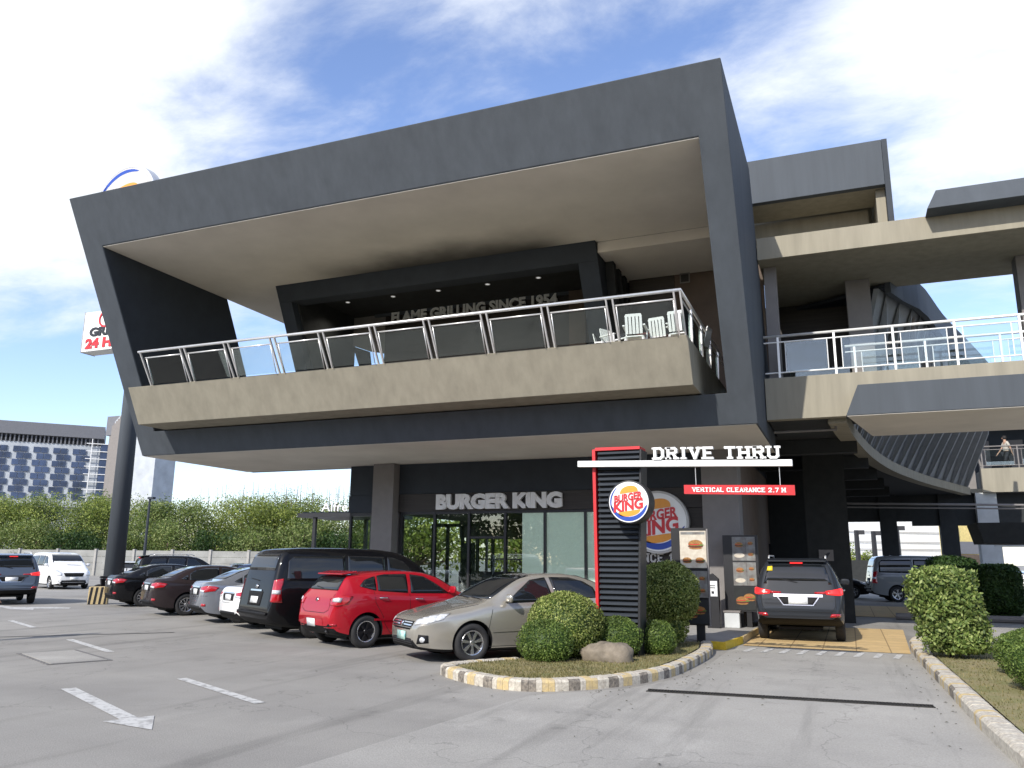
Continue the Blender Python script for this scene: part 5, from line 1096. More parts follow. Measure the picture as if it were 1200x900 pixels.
def shrub(name, label, c, rad, n, leaf, mat, seed, p=2.0, amp=.05, shell=.14, blobs=None, group=None, stem=True, k=3.0, core='leaf_dark', out=0.0, zmin=.02, cat='bush'):
    """clipped bush: stem and a crown of separate leaves over a dense dark leafy core"""
    g = np.random.default_rng(seed); t = empty(name, (c[0], c[1], .12), 0, label, cat, group)
    B = blobs or [((0, 0, c[2]-.12), rad, 1.0)]; Vs = []; Fs = []; off = 0; core_ = MB()
    for bc, br, wt in B:
        m_ = int(n*wt); d = sph(m_, g); r = shrub_radius(d, br, p)*lumpy(d, seed, amp, k)*(1-shell*g.random(m_)**1.5+out*(g.random(m_) > .97))
        P = d*r[:, None]+np.array(bc); ok = P[:, 2] > zmin; P = P[ok]; V, F = leaf_quads(P, d[ok], leaf, g); Vs.append(V); Fs.append(F+off); off += len(V)
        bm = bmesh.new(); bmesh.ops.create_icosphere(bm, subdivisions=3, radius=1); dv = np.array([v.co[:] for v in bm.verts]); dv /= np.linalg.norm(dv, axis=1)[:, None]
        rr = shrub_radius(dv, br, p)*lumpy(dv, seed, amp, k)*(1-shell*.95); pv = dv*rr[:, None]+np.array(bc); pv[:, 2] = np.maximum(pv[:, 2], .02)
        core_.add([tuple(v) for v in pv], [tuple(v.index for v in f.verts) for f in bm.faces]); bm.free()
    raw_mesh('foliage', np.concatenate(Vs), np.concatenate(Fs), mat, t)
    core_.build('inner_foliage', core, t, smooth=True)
    if stem:
        m = MB(); m.tube([(0, 0, -.05), (.02, .01, B[0][0][2]*.5), (0, 0, B[0][0][2])], [.035, .03, .02], 8); m.build('stem', 'bark', t)
    return t
LB = 'clipped round bushes on the kerbed island'
shrub('round_bush', 'largest ball clipped bush on the island, left of the louvred pylon', (-4.50, 13.45, .62), (.66, .62, .56), 15000, .020, 'leaf_box', 11, amp=.055, out=.05, group=LB)
shrub('round_bush', 'small ball bush in front of the largest one at the island tip', (-4.60, 12.75, .40), (.46, .42, .36), 8000, .018, 'leaf_green', 12, amp=.07, out=.06, group=LB)
shrub('round_bush', 'dark green ball bush directly behind the rock and under the pylon', (-3.72, 13.9, .42), (.43, .40, .36), 7500, .018, 'leaf_green', 13, amp=.07, out=.06, group=LB)
shrub('round_bush', 'smaller green ball bush at the right of the one behind the rock', (-3.18, 14.5, .38), (.34, .34, .32), 6000, .018, 'leaf_green', 14, amp=.07, out=.06, group=LB)
shrub('tall_shrub', 'tall dome topped clipped shrub on a dark stem beside the pylon', (-3.30, 16.0, 1.15), (.56, .52, .62), 15000, .026, 'leaf_box', 15, p=2.6, amp=.06, shell=.2, out=.05, blobs=[((0, 0, .98), (.60, .52, .58), .85), ((.02, 0, .36), (.36, .34, .34), .2)])
shrub('boxy_shrub', 'tall shaggy squared shrub right of the drive lane kerb', (1.5, 16.3, 1.1), (.6, .5, .6), 20000, .036, 'leaf_hedge', 16, p=3.4, amp=.12, shell=.30, k=7, out=.12,
      blobs=[((-.05, 0, 1.08), (.55, .50, .42), .34), ((.03, -.02, .68), (.56, .48, .30), .28), ((.10, -.05, .36), (.56, .46, .27), .27), ((.18, -.1, .45), (.40, .40, .35), .11)])
shrub('round_bush', 'half seen round bush behind the bright one at the right edge', (2.38, 14.2, .42), (.55, .5, .36), 9000, .02, 'leaf_green', 17, amp=.06, out=.05, group='round bushes on the right verge')
shrub('round_bush', 'bright green smooth round bush cut by the right edge', (2.32, 12.5, .44), (.58, .55, .38), 12000, .016, 'leaf_green', 18, amp=.02, group='round bushes on the right verge')
shrub('dark_hedge', 'dark shaded square hedge beyond the shaggy shrub', (4.15, 29.2, .9), (.62, .6, .78), 9000, .05, 'leaf_dark', 19, p=5, amp=.04, stem=False)
shrub('dark_hedge', 'low dark hedge strip left of the shaded square hedge', (3.0, 29.6, 1.2), (.75, .5, .70), 7000, .05, 'leaf_dark', 20, p=5, amp=.05, stem=False)
# fallen leaves round the planting
V = []
for cx_, cy_, sx_, sy_, k in ((-4.2, 10.9, 1.3, .5, 90), (-2.2, 13.5, .3, 2.2, 60), (.9, 13, .25, 3.5, 70), (1.9, 15.0, .5, .8, 60), (-3.8, 12.6, .8, .5, 50)):
    for i in range(k):
        x = rng.gauss(cx_, sx_); y = rng.gauss(cy_, sy_); z = .145 if (inpoly(x, y, isl_in) or inpoly(x, y, rt_in)) else .012
        a = rng.uniform(0, 6.28); s = rng.uniform(.012, .028); c, d = math.cos(a)*s, math.sin(a)*s
        V += [(x-c, y-d, z), (x+d*.5, y-c*.5, z+.006), (x+c, y+d, z+.003), (x-d*.5, y+c*.5, z+.008)]
V = np.array(V); tag(raw_mesh('fallen_leaves', V, np.arange(len(V)).reshape(-1, 4), 'leaf_twig'), 'scattered small dry leaves on the paving round the planted kerbs', 'leaf litter', kind='stuff')
# rock
m = MB(); bm = bmesh.new(); bmesh.ops.create_icosphere(bm, subdivisions=4, radius=1); dv = np.array([v.co[:] for v in bm.verts]); dv /= np.linalg.norm(dv, axis=1)[:, None]
rr = shrub_radius(dv, (.40, .24, .22), 3.2)*lumpy(dv, 3, .10, 2.5)*lumpy(dv, 9, .03, 9); pv = dv*rr[:, None]
m.add([tuple(v) for v in pv], [tuple(v.index for v in f.verts) for f in bm.faces]); bm.free()
o = m.build('rock', 'rock', None, smooth=True); o.location = (-3.68, 13.15, .18); tag(o, 'brown weathered rock lying in front of the round bushes', 'rock')
# ------------------------------------------------------------------ fence, trees, hotel behind the car park
t = empty('concrete_fence', tuple(at(150, 670, 75)), 0, 'long low pale concrete panel fence in front of the trees', 'fence'); t.location.z = 0
A = at(-160, 672, 75); Bf = at(470, 673, 75); A.z = Bf.z = 0; n_ = 14; dv_ = (Bf-A)/n_
for i in range(n_+1):
    p = A+dv_*i; m = MB(); m.bar((p.x, p.y, 0), (p.x, p.y, 2.42), .26); m.build('post', 'concrete', t, world=True)
    if i < n_:
        q = A+dv_*(i+1); m = MB()
        for j in range(4): m.bar((p.x+dv_.x*.035, p.y+dv_.y*.035, .28+j*.58), (q.x-dv_.x*.035, q.y-dv_.y*.035, .28+j*.58), .09, .56)
        m.build('panel', 'fence_concrete', t, world=True)
def tree(label, base, H, W, seed, mat, n=14000, leaf=.105, group='trees behind the car park fence', twiggy=False, name='leafy_tree'):
    g = np.random.default_rng(seed); t = empty(name, tuple(base), 0, label, 'tree', group)
    m = MB(); top = Vector((g.uniform(-.5, .5), g.uniform(-.5, .5), H*.55)); m.tube([(0, 0, -.2), (top.x*.4, top.y*.4, H*.25), tuple(top)], [.22, .17, .10], 8)
    m.build('trunk', 'bark', t, smooth=True)
    B = []
    for i in range(22):
        a = g.uniform(0, 6.28); rr = g.uniform(.1, .50)*W; z = H*g.uniform(.26, .88); s = g.uniform(.16, .28)*W
        z = min(z, H-s*.85-.2); B.append(((math.cos(a)*rr, math.sin(a)*rr*.8, z), (s, s, s*.78)))
    B.append(((0, 0, H-.2*W*.8), (.2*W, .2*W, .18*W)))
    lm = MB()
    for bc, br in B[:9]: lm.tube([tuple(top*.5), ((bc[0]+top.x)*.5, (bc[1]+top.y)*.5, bc[2]*.75), bc], [.10, .06, .02], 6)
    lm.build('limbs', 'bark', t)
    Vs = []; Fs = []; off = 0
    for i, (bc, br) in enumerate(B):
        k = n//len(B); d = sph(k, g); r = (g.random(k)**.35)*lumpy(d, seed+i, .22, 3); P = d*r[:, None]*np.array(br)+np.array(bc); ok = P[:, 2] > .3; P = P[ok]
        V, F = leaf_quads(P, d[ok], leaf, g, 1.2); Vs.append(V); Fs.append(F+off); off += len(V)
    if twiggy:
        k = 420; P = np.stack([g.normal(0, W*.26, k), g.normal(0, W*.2, k), H+g.random(k)**2*1.1-.5], 1); V, F = leaf_quads(P, sph(k, g), .06, g, 1.2); Vs.append(V); Fs.append(F+off); off += len(V)
    raw_mesh('crown', np.concatenate(Vs), np.concatenate(Fs), mat, t)
    if twiggy:
        m = MB()
        for i in range(14):
            x = g.normal(0, W*.25); y = g.normal(0, W*.15); m.tube([(x, y, H-1.4), (x+g.uniform(-.3, .3), y, H+g.uniform(.2, 1.3))], [.03, .012], 5)
        m.build('bare_twigs', 'bark', t)
    return t
tops = [(-60, 577), (-12, 578), (30, 574), (68, 572), (108, 573), (150, 577), (190, 579), (228, 580), (262, 582), (298, 576), (332, 574), (366, 578), (402, 582), (440, 584)]
desc = ['beyond the left edge of the picture', 'at the left edge above the blue grey vehicle', 'above and left of the white van', 'directly above the white van', 'left of the tall sign pole', 'just right of the tall sign pole', 'behind the short lamp post', 'right of the short lamp post',
        'between the lamp post and the twiggy trees', 'left of the pergola with bare twigs on top', 'first one left of the pergola posts', 'seen between the pergola posts', 'seen through the pergola next to the building', 'farthest right behind the restaurant glass']
kinds = ['pale green', 'yellow green', 'mid green', 'olive green']
for i, (x, y) in enumerate(tops):
    d = 82+(i % 3)*2.5; b = at(x, 671, d); tp = at(x, y, d); b.z = 0; H = tp.z-.1
    tree('bushy %s tree %s' % (kinds[i % 4], desc[i]), b, H, 8.3+(i % 2)*1.2, 100+i, 'leaf_tree' if i % 2 else 'leaf_tree2', twiggy=i > 7)
for i in range(11):
    x = -70+i*52; d = 78.3; b = at(x, 671, d); b.z = 0
    tree('low dark green shrubby tree %s' % ['left of the frame edge', 'behind the blue grey vehicle', 'behind the roof of the white van', 'behind the right side of the white van', 'behind the sign pole foot', 'behind the leftmost black sedan', 'behind the dark brown sedan', 'behind the blue grey sedan', 'behind the silver pickup', 'behind the pergola', 'behind the restaurant corner'][i], b, 4.6+(i % 3)*.5, 6.2, 300+i, 'leaf_tree2' if i % 3 else 'leaf_dark', n=6000, group='low trees right behind the fence')
for i in range(8):  # low trees added out of view behind the camera to darken glass reflections
    tree('low bushy tree %s of the unseen row added to darken window reflections' % ['farthest left', 'second from left', 'third from left', 'left of middle', 'right of middle', 'third from right', 'second from right', 'farthest right'][i], Vector((-40+i*10.5, -19, 0)), 4.4, 11.5, 800+i, 'leaf_tree2', n=5000, leaf=.22, group='unseen low trees added against bright reflections')
for i in range(3):
    tree('leafy tree %s behind the restaurant dining room' % ['left', 'centre', 'right'][i], Vector((-26+i*6.5, 48+i*1.5, 0)), 5.0, 7.5, 850+i, 'leaf_tree', n=5000, leaf=.16, group='trees behind the restaurant')
# short lamp post near the fence
b = at(165, 690, 52); b.z = 0
t = empty('lamp_post', tuple(b), 0, 'thin dark lamp post standing in front of the trees', 'lamp post'); zt_ = at(171, 583, 52).z
m = MB(); m.tube([(0, 0, 0), (0, 0, zt_)], [.10, .07], 8); m.build('pole', 'grey_dark', t); m = MB(); m.box(-.10, .36, -.12, .12, zt_-.02, zt_+.12); m.build('lamp_head', 'grey_dark', t)
# hotel
h0 = at(-80, 482, 150); h1 = at(121, 497, 162); zt_ = 27.0
h0.z = h1.z = 0; ux = (h1-h0); HL = ux.length; ux.normalize(); rz = math.atan2(ux.y, ux.x)
t = empty('hotel_building', tuple(h0), rz, 'distant long hotel with a chequered white and dark window facade', 'building')
m = MB(); m.box(0, HL, .3, 14, 0, 23.2); m.build('wall', 'hotel_white' if 'hotel_white' in MATS else 'white', t)
pmat('hotel_pane', (0.045, 0.07, 0.14), .25, var=.35, scale=.3); pmat('hotel_grey', (.14, .145, .16), .7, var=.05); pmat('hotel_pale', (.42, .45, .48), .8, var=.10, scale=.5)
t.children[0].data.materials[0] = M('hotel_pale')
m = MB(); m.box(-2, HL+.5, -.4, 14, 24.6, 27.0); m.build('roof_beam', 'hotel_grey', t)
m = MB()
for k in range(40): m.box(k*HL/40, k*HL/40+.25, .1, .4, 23.2, 24.59)
m.build('roof_slats', 'hotel_grey', t)
rows = 8; ph = 1.26; cw = 3.35
for r_ in range(rows):
    z = 22.4-(r_+1)*ph
    for c_ in range(int(HL/cw)):
        x = c_*cw+(.62 if r_ % 2 else 0)+.3
        if x+2.7 > HL: continue
        m = MB(); m.box(x, x+1.16, .12, .35, z+.16, z+ph-.05); m.box(x+1.30, x+2.35, .12, .35, z+.16, z+ph-.05); m.build('window', 'hotel_pane', t)
m = MB(); m.box(-2, HL+1, -.5, .2, 11.0, 12.1); m.build('base_band', 'hotel_pale', t)
m = MB(); m.box(HL+.1, HL+2.2, -.2, 3, 9, 23.5); m.build('corner_glazing', 'hotel_pane', t)
m = MB()
for k in range(10): m.box(HL-2.5, HL+2.3, -.34, -.22, 10+k*1.5, 10.14+k*1.5)
for x in (HL-1.6, HL+1.4): m.box(x, x+.15, -.38, -.345, 9, 24.5)
m.build('white_grid', 'white', t)
a = at(121, 600, 150); b = at(141, 600, 128); c = at(166, 600, 132); d = at(184, 600, 134)
zt1 = at(130, 478, 140).z
t = empty('hotel_tower', (b.x, b.y, 0), 0, 'pale stair tower of the hotel partly hidden by the sign pole', 'building')
def wall(p, q, z0, z1, th, name, mat):
    p = Vector((p.x, p.y, 0)); q = Vector((q.x, q.y, 0)); n = Vector((q.y-p.y, p.x-q.x, 0)).normalized()
    if n.y < 0: n = -n
    m = MB(); m.ext([p+Vector((0, 0, z0)), q+Vector((0, 0, z0)), q+Vector((0, 0, z1)), p+Vector((0, 0, z1))], tuple(n*th)); return m.build(name, mat, t, world=True)
wall(a, b, 0, zt1-.5, 6, 'ribbed_wall', 'hotel_pale'); wall(b, c, 0, zt1-.3, 6, 'side_wall', 'hotel_pale'); wall(c, d, 0, zt1-1, 6, 'end_wall', 'hotel_grey')
m = MB()
for k in range(9):
    p = a+(b-a)*(k+.5)/9; m.bar((p.x, p.y-.3, 2), (p.x, p.y-.3, zt1-1.5), .5)
m.build('ribs', 'column', t, world=True)
m = MB(); p = a+(b-a)*.1; m.box(p.x-2, p.x+1.5, p.y, p.y+4, zt1-3, zt1+.6); m.build('parapet', 'hotel_grey', t, world=True)
# ------------------------------------------------------------------ tall pole sign
px_, py_ = -30.6, 27.86; zt_ = 20.6
t = empty('pole_sign', (px_, py_, 0), 0, 'tall dark pole sign rising behind the grey frame with round logo and light box', 'sign')
m = MB(); m.tube([(0, 0, 0), (-.1, 0, 10), (-.2, 0, 16)], [.42, .36, .32], 20); m.build('pole', 'grey_paint', t, smooth=True)
m = MB(); m.box(-.6, .6, -.6, .6, 0, .12); m.build('base_plate', 'grey_dark', t)
def sign_disc(cx_, cz, r, y, ang):
    dtmp = empty('round_logo', (px_+cx_, py_+y, cz), R(ang)); logo_disc(dtmp, r, .5, rim='steel', ring=True)
    mw = Matrix.Translation((cx_, y, cz)) @ Matrix.Rotation(R(ang), 4, 'Z')
    for ch_ in list(dtmp.children):
        ch_.data.transform(mw); ch_.parent = t; ch_.name = 'logo_'+ch_.name.split('.')[0] if not ch_.name.startswith('logo') else ch_.name
    bpy.data.objects.remove(dtmp)
sign_disc(-1.35, 18.35, 2.28, -.7, -6); sign_disc(-1.50, 14.75, 2.2, .6, -6)
m = MB(); m.box(-3.30, 1.2, -.4, .4, 11.4, 13.4); m.build('light_box', 'white', t, bevel=.03)
m = MB(); m.box(-3.32, -3.305, -.42, .42, 11.38, 13.42); m.build('box_edge', 'letter_grey', t)
text_obj('lettering', 'GRILLING', .6, .03, 'black', t, (-1.15, -.42, 12.35), bold=.03, fit=(3.4, .46)); text_obj('lettering', '24 HOURS', .6, .03, 'red', t, (-1.05, -.42, 11.78), bold=.03, fit=(4.0, .52))
m = MB(); m.lathe([(.33, 0), (.42, 0), (.42, .02), (.33, .02)], (-1.9, -.44, 12.95), 'y', 24); m.build('ring_mark', 'red', t)
# striped bollard block
t = empty('bollard_block', (-25.45, 22.6, 0), R(42), 'squat yellow and black striped concrete block beside the row of cars', 'bollard')
m = MB(); m.box(-.32, .32, -.25, .25, 0, .62); m.build('block', 'kerb_yellow', t, bevel=.02)
m = MB()
for k in range(4): m.ext([(-.31+k*.17, -.254, .01), (-.23+k*.17, -.254, .01), (-.17+k*.17 if k < 3 else .30, -.254, .61), (-.25+k*.17, -.254, .61)], (0, .003, 0))
m.build('stripes', 'black', t)
# pergola next to the glass corner
p0 = Vector((-24.3, 33.5, 0)); t = empty('pergola', tuple(p0), 0, 'dark flat steel pergola with small white lettering on its roof edge', 'pergola')
m = MB(); m.box(-.7, 3.9, -.1, 3.2, 3.66, 3.86)
for k in range(9): m.box(-.5+k*.5, -.44+k*.5, -.0, 3.1, 3.87, 3.93)
m.build('roof', 'black', t)
for x, y in ((.15, 0), (1.3, 2.8), (3.4, 2.8), (3.4, 0)):
    m = MB(); m.box(x, x+.16, y, y+.16, 0, 3.66); m.build('post', 'black', t)
tag(text_obj('roof_lettering', 'Alfresco', .6, .08, 'white', None, (-22.3, 33.35, 4.13), fit=(2.5, .42)), 'white script lettering standing on the edge of the dark pergola roof', 'sign')
# ------------------------------------------------------------------ seen through the lane: far wall, poles, yellow house
a = at(960, 668, 110); b = at(1112, 668, 118); t = empty('white_warehouse', (a.x, a.y, 0), 0, 'long bright white building far beyond the drive lane', 'building')
wall(a, b, 0, 9.5, 1, 'wall', 'white')
m = MB()
for z in (3.6, 4.6, 6.0): m.bar((a.x, a.y-.2, z), (b.x, b.y-.2, z+.1), .06)
m.build('sheet_joints', 'column', t, world=True)
a = at(1112, 668, 108); b = at(1160, 668, 110); t = empty('yellow_house', (a.x, a.y, 0), 0, 'small yellow house with grey awning seen past the lane columns', 'building')
pmat('yellow_wall', (.62,.50,.20), .8); wall(a, b, 0, 9, 1, 'wall', 'yellow_wall'); q = a+(b-a)*.2; wall(at(1118, 668, 106), at(1160, 668, 108), 3.0, 4.6, .6, 'awning', 'hotel_grey'); wall(at(1120, 668, 107.6), at(1128, 668, 107.8), 5.6, 7.2, .3, 'window', 'hotel_pane'); wall(at(1118, 668, 105), at(1150, 668, 107), 1.6, 2.9, .4, 'shop_sign', 'brown_wall')
for i, (x, lb) in enumerate(((1007, 'leftmost thin black utility pole beyond the drive lane'), (1027, 'black utility pole just left of the middle lane column'), (1055, 'black utility pole just right of the middle lane column'))):
    b = at(x, 668, 95); b.z = 0; t = empty('utility_pole', tuple(b), 0, lb, 'pole', 'poles beyond the lane'); zt_ = at(x, [621, 622, 616][i], 95).z
    m = MB(); m.tube([(0, 0, 0), (0, 0, zt_)], [.32, .26], 8); m.build('shaft', 'black', t); m = MB(); m.box(-.2, .9, -.1, .1, zt_-.5, zt_); m.build('crossarm', 'black', t)
for i, x in enumerate((1003, 1018)):
    b = at(x, 668, 100); b.z = 0; tree(['hazy small green tree left of the utility poles', 'low green bush between the two left utility poles'][i], b, 4.2-i, 3.6, 500+i, 'leaf_tree', n=1200, leaf=.15, group='small trees beyond the lane')
for i in range(9):
    tree('tall green tree %s across the road behind the photographer' % ['farthest left', 'second from left', 'third from left', 'fourth from left', 'middle', 'fourth from right', 'third from right', 'second from right', 'farthest right'][i], Vector((-42+i*9.5, -24+((i*7) % 4), 0)), 8.5+(i*3 % 4), 11, 700+i, 'leaf_tree2' if i % 2 else 'leaf_tree', n=9000, leaf=.24, group='trees across the road')
m = MB(); b = at(1010, 662, 60); m.box(b.x-3, b.x+3.4, b.y, b.y+.12, 0, 1.9); o = m.build('low_wall', 'black_matt'); tag(o, 'low dark wall behind the cars under the building', 'wall')
m = MB(); m.tube([(1.2, 28.4, .1), (4.8, 28.4, .1)], .1, 8); o = m.build('kerb_strip', 'column'); tag(o, kind='structure')
t = empty('roadside_sign', (5.25, 27.5, 0), 0, 'round lime green sign above a blue and green poster at the right edge', 'sign')
m = MB(); m.lathe([(0, -.03), (.33, -.03), (.35, 0), (.33, .03), (0, .03)], (0, 0, 1.45), 'y', 28); m.build('disc', 'lime', t) if 'lime' in MATS else None
pmat('lime', (.32, .40, .03), .5); pmat('poster_blue', (.03, .12, .4), .5, scale=3, col2=(.2, .45, .15))
if not any(c_.name.startswith('disc') for c_ in t.children): m.build('disc', 'lime', t)
m = MB(); m.lathe([(0, -.04), (.12, -.04), (.12, -.032)], (0, 0, 1.45), 'y', 20); m.build('mark', 'white', t)
m = MB(); m.box(-.32, .5, -.03, .03, .25, 1.05); m.build('poster', 'poster_blue', t); m = MB(); m.tube([(0, .05, 0), (0, .05, 1.4)], .03, 8); m.build('post', 'steel', t)
t = empty('wall_notice', (-.62, 25.97, 1.9), 0, 'small pale notice board on the dark column above the vehicle', 'notice'); m = MB(); m.box(-.2, .2, -.02, 0, -.16, .16); m.build('board', 'column', t); m = MB(); m.ext([(-.12, -.025, -.08), (.02, -.025, -.08), (.12, -.025, .08), (.05, -.025, .08)], (0, .003, 0)); m.build('mark', 'black', t)
# ------------------------------------------------------------------ vehicles
V_ = vehicle
V_('parked_car', 'champagne sedan parked nose out beside the shrub island', 'sedan', 'paint_champagne', (-4.95, 15.5), 230, 'star', front=front_sedan, rear=rear_sedan)
V_('parked_car', 'red hatchback with black rims parked next to the champagne sedan', 'hatch', 'paint_red', (-9.49, 14.48), 62, 'dark', front=front_sedan, rear=rear_hatch)
V_('parked_van', 'tall glossy black passenger van behind the red hatchback', 'van', 'paint_black', (-11.62, 15.75), 61, 'ten', front=front_van, rear=rear_van, cat='van')
V_('parked_car', 'white car squeezed between the black van and the blue grey sedan', 'sedan', 'paint_white', (-13.75, 17.35), 60, 'star', front=front_sedan, rear=rear_sedan, size=(1, 1, .92))
V_('parked_car', 'blue grey sedan third from the black van with dusty bumper', 'sedan', 'paint_bluegrey', (-15.75, 18.4), 56, 'cap', front=front_sedan, rear=rear_sedan)
V_('parked_car', 'dark brown sedan with silver wheels left of the blue grey one', 'sedan', 'paint_brown', (-19.03, 19.85), 59, 'ten', front=front_sedan, rear=rear_sedan, size=(.97, .97, 1))
V_('parked_car', 'black sedan at the left end of the row beside the striped block', 'sedan', 'paint_black', (-23.6, 22.6), 60, 'ten', front=front_sedan, rear=rear_sedan, size=(.97, .97, 1))
V_('drive_thru_suv', 'dark grey sport utility vehicle with brake lights on in the drive lane', 'suv', 'paint_grey', (-1.10, 19.95), 91, 'five', front=front_sedan, rear=rear_suv, cat='suv')
V_('moving_suv', 'slate blue sport utility vehicle driving away at the left edge', 'suv', 'paint_slate', (-28.3, 21.1), 150, 'five', front=front_sedan, rear=rear_suv, cat='suv')
V_('parked_van', 'white passenger van facing the camera in front of the fence', 'van', 'paint_white', (-41.7, 33.6), -23, 'star', front=front_van, rear=rear_van, cat='van')
V_('parked_suv', 'black sport utility vehicle in the second row behind the black sedan', 'suv', 'paint_black', (-29.5, 29.2), 55, 'star', front=front_sedan, rear=rear_suv, cat='suv')
V_('parked_car', 'dark blue car in the second row behind the brown sedan', 'hatch', 'paint_blue', (-26.3, 31.2), 60, 'star', front=front_sedan, rear=rear_hatch)
V_('parked_van', 'silver van facing out in the second row by the black van', 'van', 'paint_silver', (-27.0, 38.5), 300, 'star', front=front_van, rear=rear_van, cat='van', size=(.95, .95, .93))
V_('parked_car', 'silver hatchback half hidden behind the tall sign pole', 'hatch', 'paint_silver', (-38.2, 35.8), 120, 'star', front=front_sedan, rear=rear_hatch)
V_('parked_van', 'grey van standing in the shade beyond the shaggy shrub', 'van', 'paint_midgrey', (1.75, 41.8), 8, 'five', front=front_van, rear=rear_van, cat='van', size=(1, 1, 1.06))
V_('parked_car', 'black car in deep shade left of the grey van', 'hatch', 'paint_black', (-2.6, 44), 14, 'five', front=front_sedan, rear=rear_hatch)
V_('parked_car', 'white car behind the dark hedge near the right edge', 'sedan', 'paint_white', (7.0, 41.5), 150, 'star', front=front_sedan, rear=rear_sedan)
# motorcycle by the pole
t = empty('motorcycle', (-28.3, 25.9, 0), R(60), 'dark motorcycle parked between the black sedan and the sign pole', 'motorcycle')
for x in (-.62, .62):
    w = empty('wheel', (x, 0, .29)); w.parent = t
    m = MB(); m.lathe([(.22, -.04), (.28, -.045), (.30, 0), (.28, .045), (.22, .04), (.22, -.04)], (0, 0, 0), 'y', 24); m.build('tyre', 'tyre', w, smooth=True)
    m = MB(); m.lathe([(.19, -.02), (.22, -.02), (.22, .02), (.19, .02), (.19, -.02)], (0, 0, 0), 'y', 24)
    for k in range(6): a_ = math.pi*k/3; m.bar((.03*math.cos(a_), 0, .03*math.sin(a_)), (.2*math.cos(a_), 0, .2*math.sin(a_)), .02, .02, (0, 1, 0))
    m.build('rim', 'alloy', w)
m = MB(); m.ext([(-.55, -.1, .5), (.1, -.1, .45), (.35, -.1, .62), (.25, -.1, .86), (-.1, -.1, .78), (-.6, -.1, .82)], (0, .2, 0)); m.build('body', 'paint_black', t, bevel=.03)
m = MB(); m.ext([(-.62, -.12, .83), (.0, -.12, .80), (-.05, -.12, .88), (-.58, -.12, .92)], (0, .24, 0)); m.build('seat', 'trim_black', t, bevel=.02)
m = MB(); m.tube([(.62, .06, .29), (.40, .06, .95)], .022, 8); m.tube([(.62, -.06, .29), (.40, -.06, .95)], .022, 8); m.build('fork', 'steel', t)
m = MB(); m.tube([(.30, -.36, 1.02), (.38, -.1, .98), (.38, .1, .98), (.30, .36, 1.02)], .016, 8); m.build('handlebar', 'steel', t); m = MB(); m.lathe([(0, .1), (.07, .06), (.085, 0), (0, -.05)], (.46, 0, .86), 'x', 16); m.build('headlight', 'lamp_clear', t)
for s_ in (-1, 1): m = MB(); m.tube([(.33, s_*.28, 1.0), (.30, s_*.33, 1.14)], .008, 6); m.lathe([(0, -.01), (.055, -.01), (.055, .01), (0, .01)], (.30, s_*.33, 1.18), 'x', 12); m.build('mirror', 'trim_black', t)
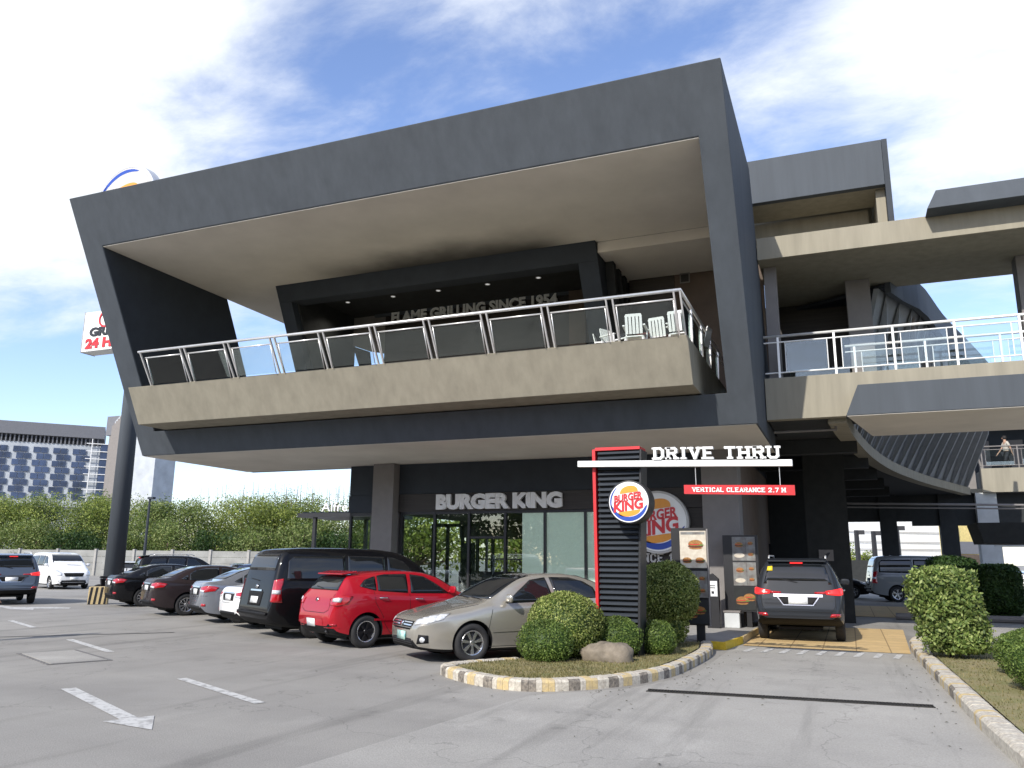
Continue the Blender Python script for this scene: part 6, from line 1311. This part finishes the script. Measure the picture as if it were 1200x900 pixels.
# ------------------------------------------------------------------ people
def person(label, loc, rz, J, cloth, hair='hair'):
    """J: joints for one skinned body; clothes are thin shells grown round the same bones"""
    root = empty('person', loc, R(rz), label, 'person')
    def skin(name, nodes, edges, mat, sub=2, rootn=0):
        ks = list(nodes); me = bpy.data.meshes.new(name); me.from_pydata([nodes[k][0] for k in ks], [(ks.index(a), ks.index(b)) for a, b in edges], [])
        o = bpy.data.objects.new(name, me); COL.objects.link(o); sk = o.modifiers.new('s', 'SKIN'); o.modifiers.new('u', 'SUBSURF').levels = sub
        if not me.skin_vertices: bm = bmesh.new(); bm.from_mesh(me); bm.verts.layers.skin.verify(); bm.to_mesh(me); bm.free()
        for i, k in enumerate(ks): r_ = nodes[k][1]; me.skin_vertices[0].data[i].radius = r_ if isinstance(r_, tuple) else (r_, r_); me.skin_vertices[0].data[i].use_root = (i == rootn)
        bpy.context.view_layer.update(); m2 = bpy.data.meshes.new_from_object(o.evaluated_get(bpy.context.evaluated_depsgraph_get())); bpy.data.objects.remove(o)
        m2.materials.clear(); m2.materials.append(M(mat)); m2.shade_smooth(); o = bpy.data.objects.new(name, m2); COL.objects.link(o); o.parent = root; return o
    E_ = [('pel', 'waist'), ('waist', 'chest'), ('chest', 'neck'), ('neck', 'jaw'), ('jaw', 'head'), ('head', 'crown')]
    for s in 'lr': E_ += [('pel', 'hip'+s), ('hip'+s, 'kn'+s), ('kn'+s, 'an'+s), ('an'+s, 'toe'+s), ('chest', 'sh'+s), ('sh'+s, 'el'+s), ('el'+s, 'wr'+s), ('wr'+s, 'pm'+s)]
    nodes = dict(J)
    for s in 'lr':
        w = Vector(nodes['wr'+s][0]); e = Vector(nodes['el'+s][0]); d = (w-e).normalized(); pm = w+d*.06; nodes['pm'+s] = (tuple(pm), (.030, .014))
        side = Vector((0, 1, 0))
        for i, (off, ln) in enumerate(((-.028, .065), (-.010, .075), (.009, .07), (.027, .055))):
            a = pm+d*.03+Vector((off, 0, 0)); nodes['f%d%s' % (i, s)] = (tuple(a+d*ln*.5), .008); nodes['g%d%s' % (i, s)] = (tuple(a+d*ln+Vector((0, -.012, 0))), .0065)
            E_ += [('pm'+s, 'f%d%s' % (i, s)), ('f%d%s' % (i, s), 'g%d%s' % (i, s))]
        nodes['th'+s] = (tuple(w+d*.05+Vector((-.04, -.02, 0))), .009); E_.append(('wr'+s, 'th'+s))
    skin('body', nodes, E_, 'skin')
    g = lambda k, f: (J[k][0], tuple(v*f+.008 for v in (J[k][1] if isinstance(J[k][1], tuple) else (J[k][1],)*2)))
    top = {k: g(k, 1.12) for k in ('pel', 'waist', 'chest', 'shl', 'shr')}
    for s in 'lr': top['e'+s] = (tuple(Vector(J['sh'+s][0]).lerp(Vector(J['el'+s][0]), .85)), .062)
    skin('shirt', top, [('pel', 'waist'), ('waist', 'chest'), ('chest', 'shl'), ('chest', 'shr'), ('shl', 'el'), ('shr', 'er')], cloth[0])
    bt = {k: g(k, 1.08) for k in ('pel', 'hipl', 'hipr', 'knl', 'knr', 'anl', 'anr')}
    skin('trousers', bt, [('pel', 'hipl'), ('pel', 'hipr'), ('hipl', 'knl'), ('hipr', 'knr'), ('knl', 'anl'), ('knr', 'anr')], cloth[1])
    for s in 'lr': 
        a = Vector(J['an'+s][0]); b = Vector(J['toe'+s][0]); m = MB(); m.tube([a+(a-b)*.35-Vector((0, 0, .04)), a.lerp(b, .5)-Vector((0, 0, .02)), b+(b-a)*.2-Vector((0, 0, .012))], [.045, .05, .035], 10); m.build('shoe', 'white' if cloth[0] != 'shirt_pale' else 'trim_black', root, smooth=True)
    h = Vector(J['head'][0]); m = MB(); m.lathe([(0, .145), (.06, .135), (.098, .09), (.108, .03), (.100, -.03), (.085, -.045)], (h.x, h.y+.012, h.z-.02), 'z', 20); m.build('hair', hair, root, smooth=True)
    for sx in (-1, 1): m = MB(); m.lathe([(0, -.009), (.009, 0), (0, .009)], (h.x+sx*.033, h.y-.092, h.z+.005), 'y', 10); m.build('eye', 'hair', root)
    m = MB(); m.ext([(h.x-.014, h.y-.09, h.z-.035), (h.x+.014, h.y-.09, h.z-.035), (h.x, h.y-.088, h.z+.01)], (0, -.022, 0)); m.build('nose', 'skin', root); m = MB(); m.box(h.x-.024, h.x+.024, h.y-.094, h.y-.086, h.z-.062, h.z-.054); m.build('mouth', 'maroon', root)
    return root
def joints(stride=.0, lift=0):
    J = {'pel': ((0, 0, .93), (.15, .11)), 'waist': ((0, 0, 1.08), (.135, .10)), 'chest': ((0, 0, 1.33), (.155, .11)), 'neck': ((0, -.005, 1.48), .055), 'jaw': ((0, -.02, 1.56), (.06, .07)), 'head': ((0, -.02, 1.63), (.078, .092)), 'crown': ((0, -.01, 1.69), (.06, .07))}
    for s, k in (('l', 1), ('r', -1)):
        f = -k*stride
        J['hip'+s] = ((k*.09, 0, .88), .085); J['kn'+s] = ((k*.10, f*.5-.02, .48), .056); J['an'+s] = ((k*.10, f, .085), .036); J['toe'+s] = ((k*.11, f-.14, .035), .028)
        J['sh'+s] = ((k*.18, 0, 1.40), .055); J['el'+s] = ((k*.23, -f*.4, 1.13), .040); J['wr'+s] = ((k*.23, -f*.9-.06, .90), .026)
    return J
person('distant person in a pale shirt walking along the far right walkway', (7.42, 45.2, 6.06), -75, joints(.24), ('shirt_pale', 'trousers'))
person('person in a dark shirt cut off by the left edge of the picture', (-16.33, 11.78, 0), 150, joints(.1), ('trousers', 'trousers'))
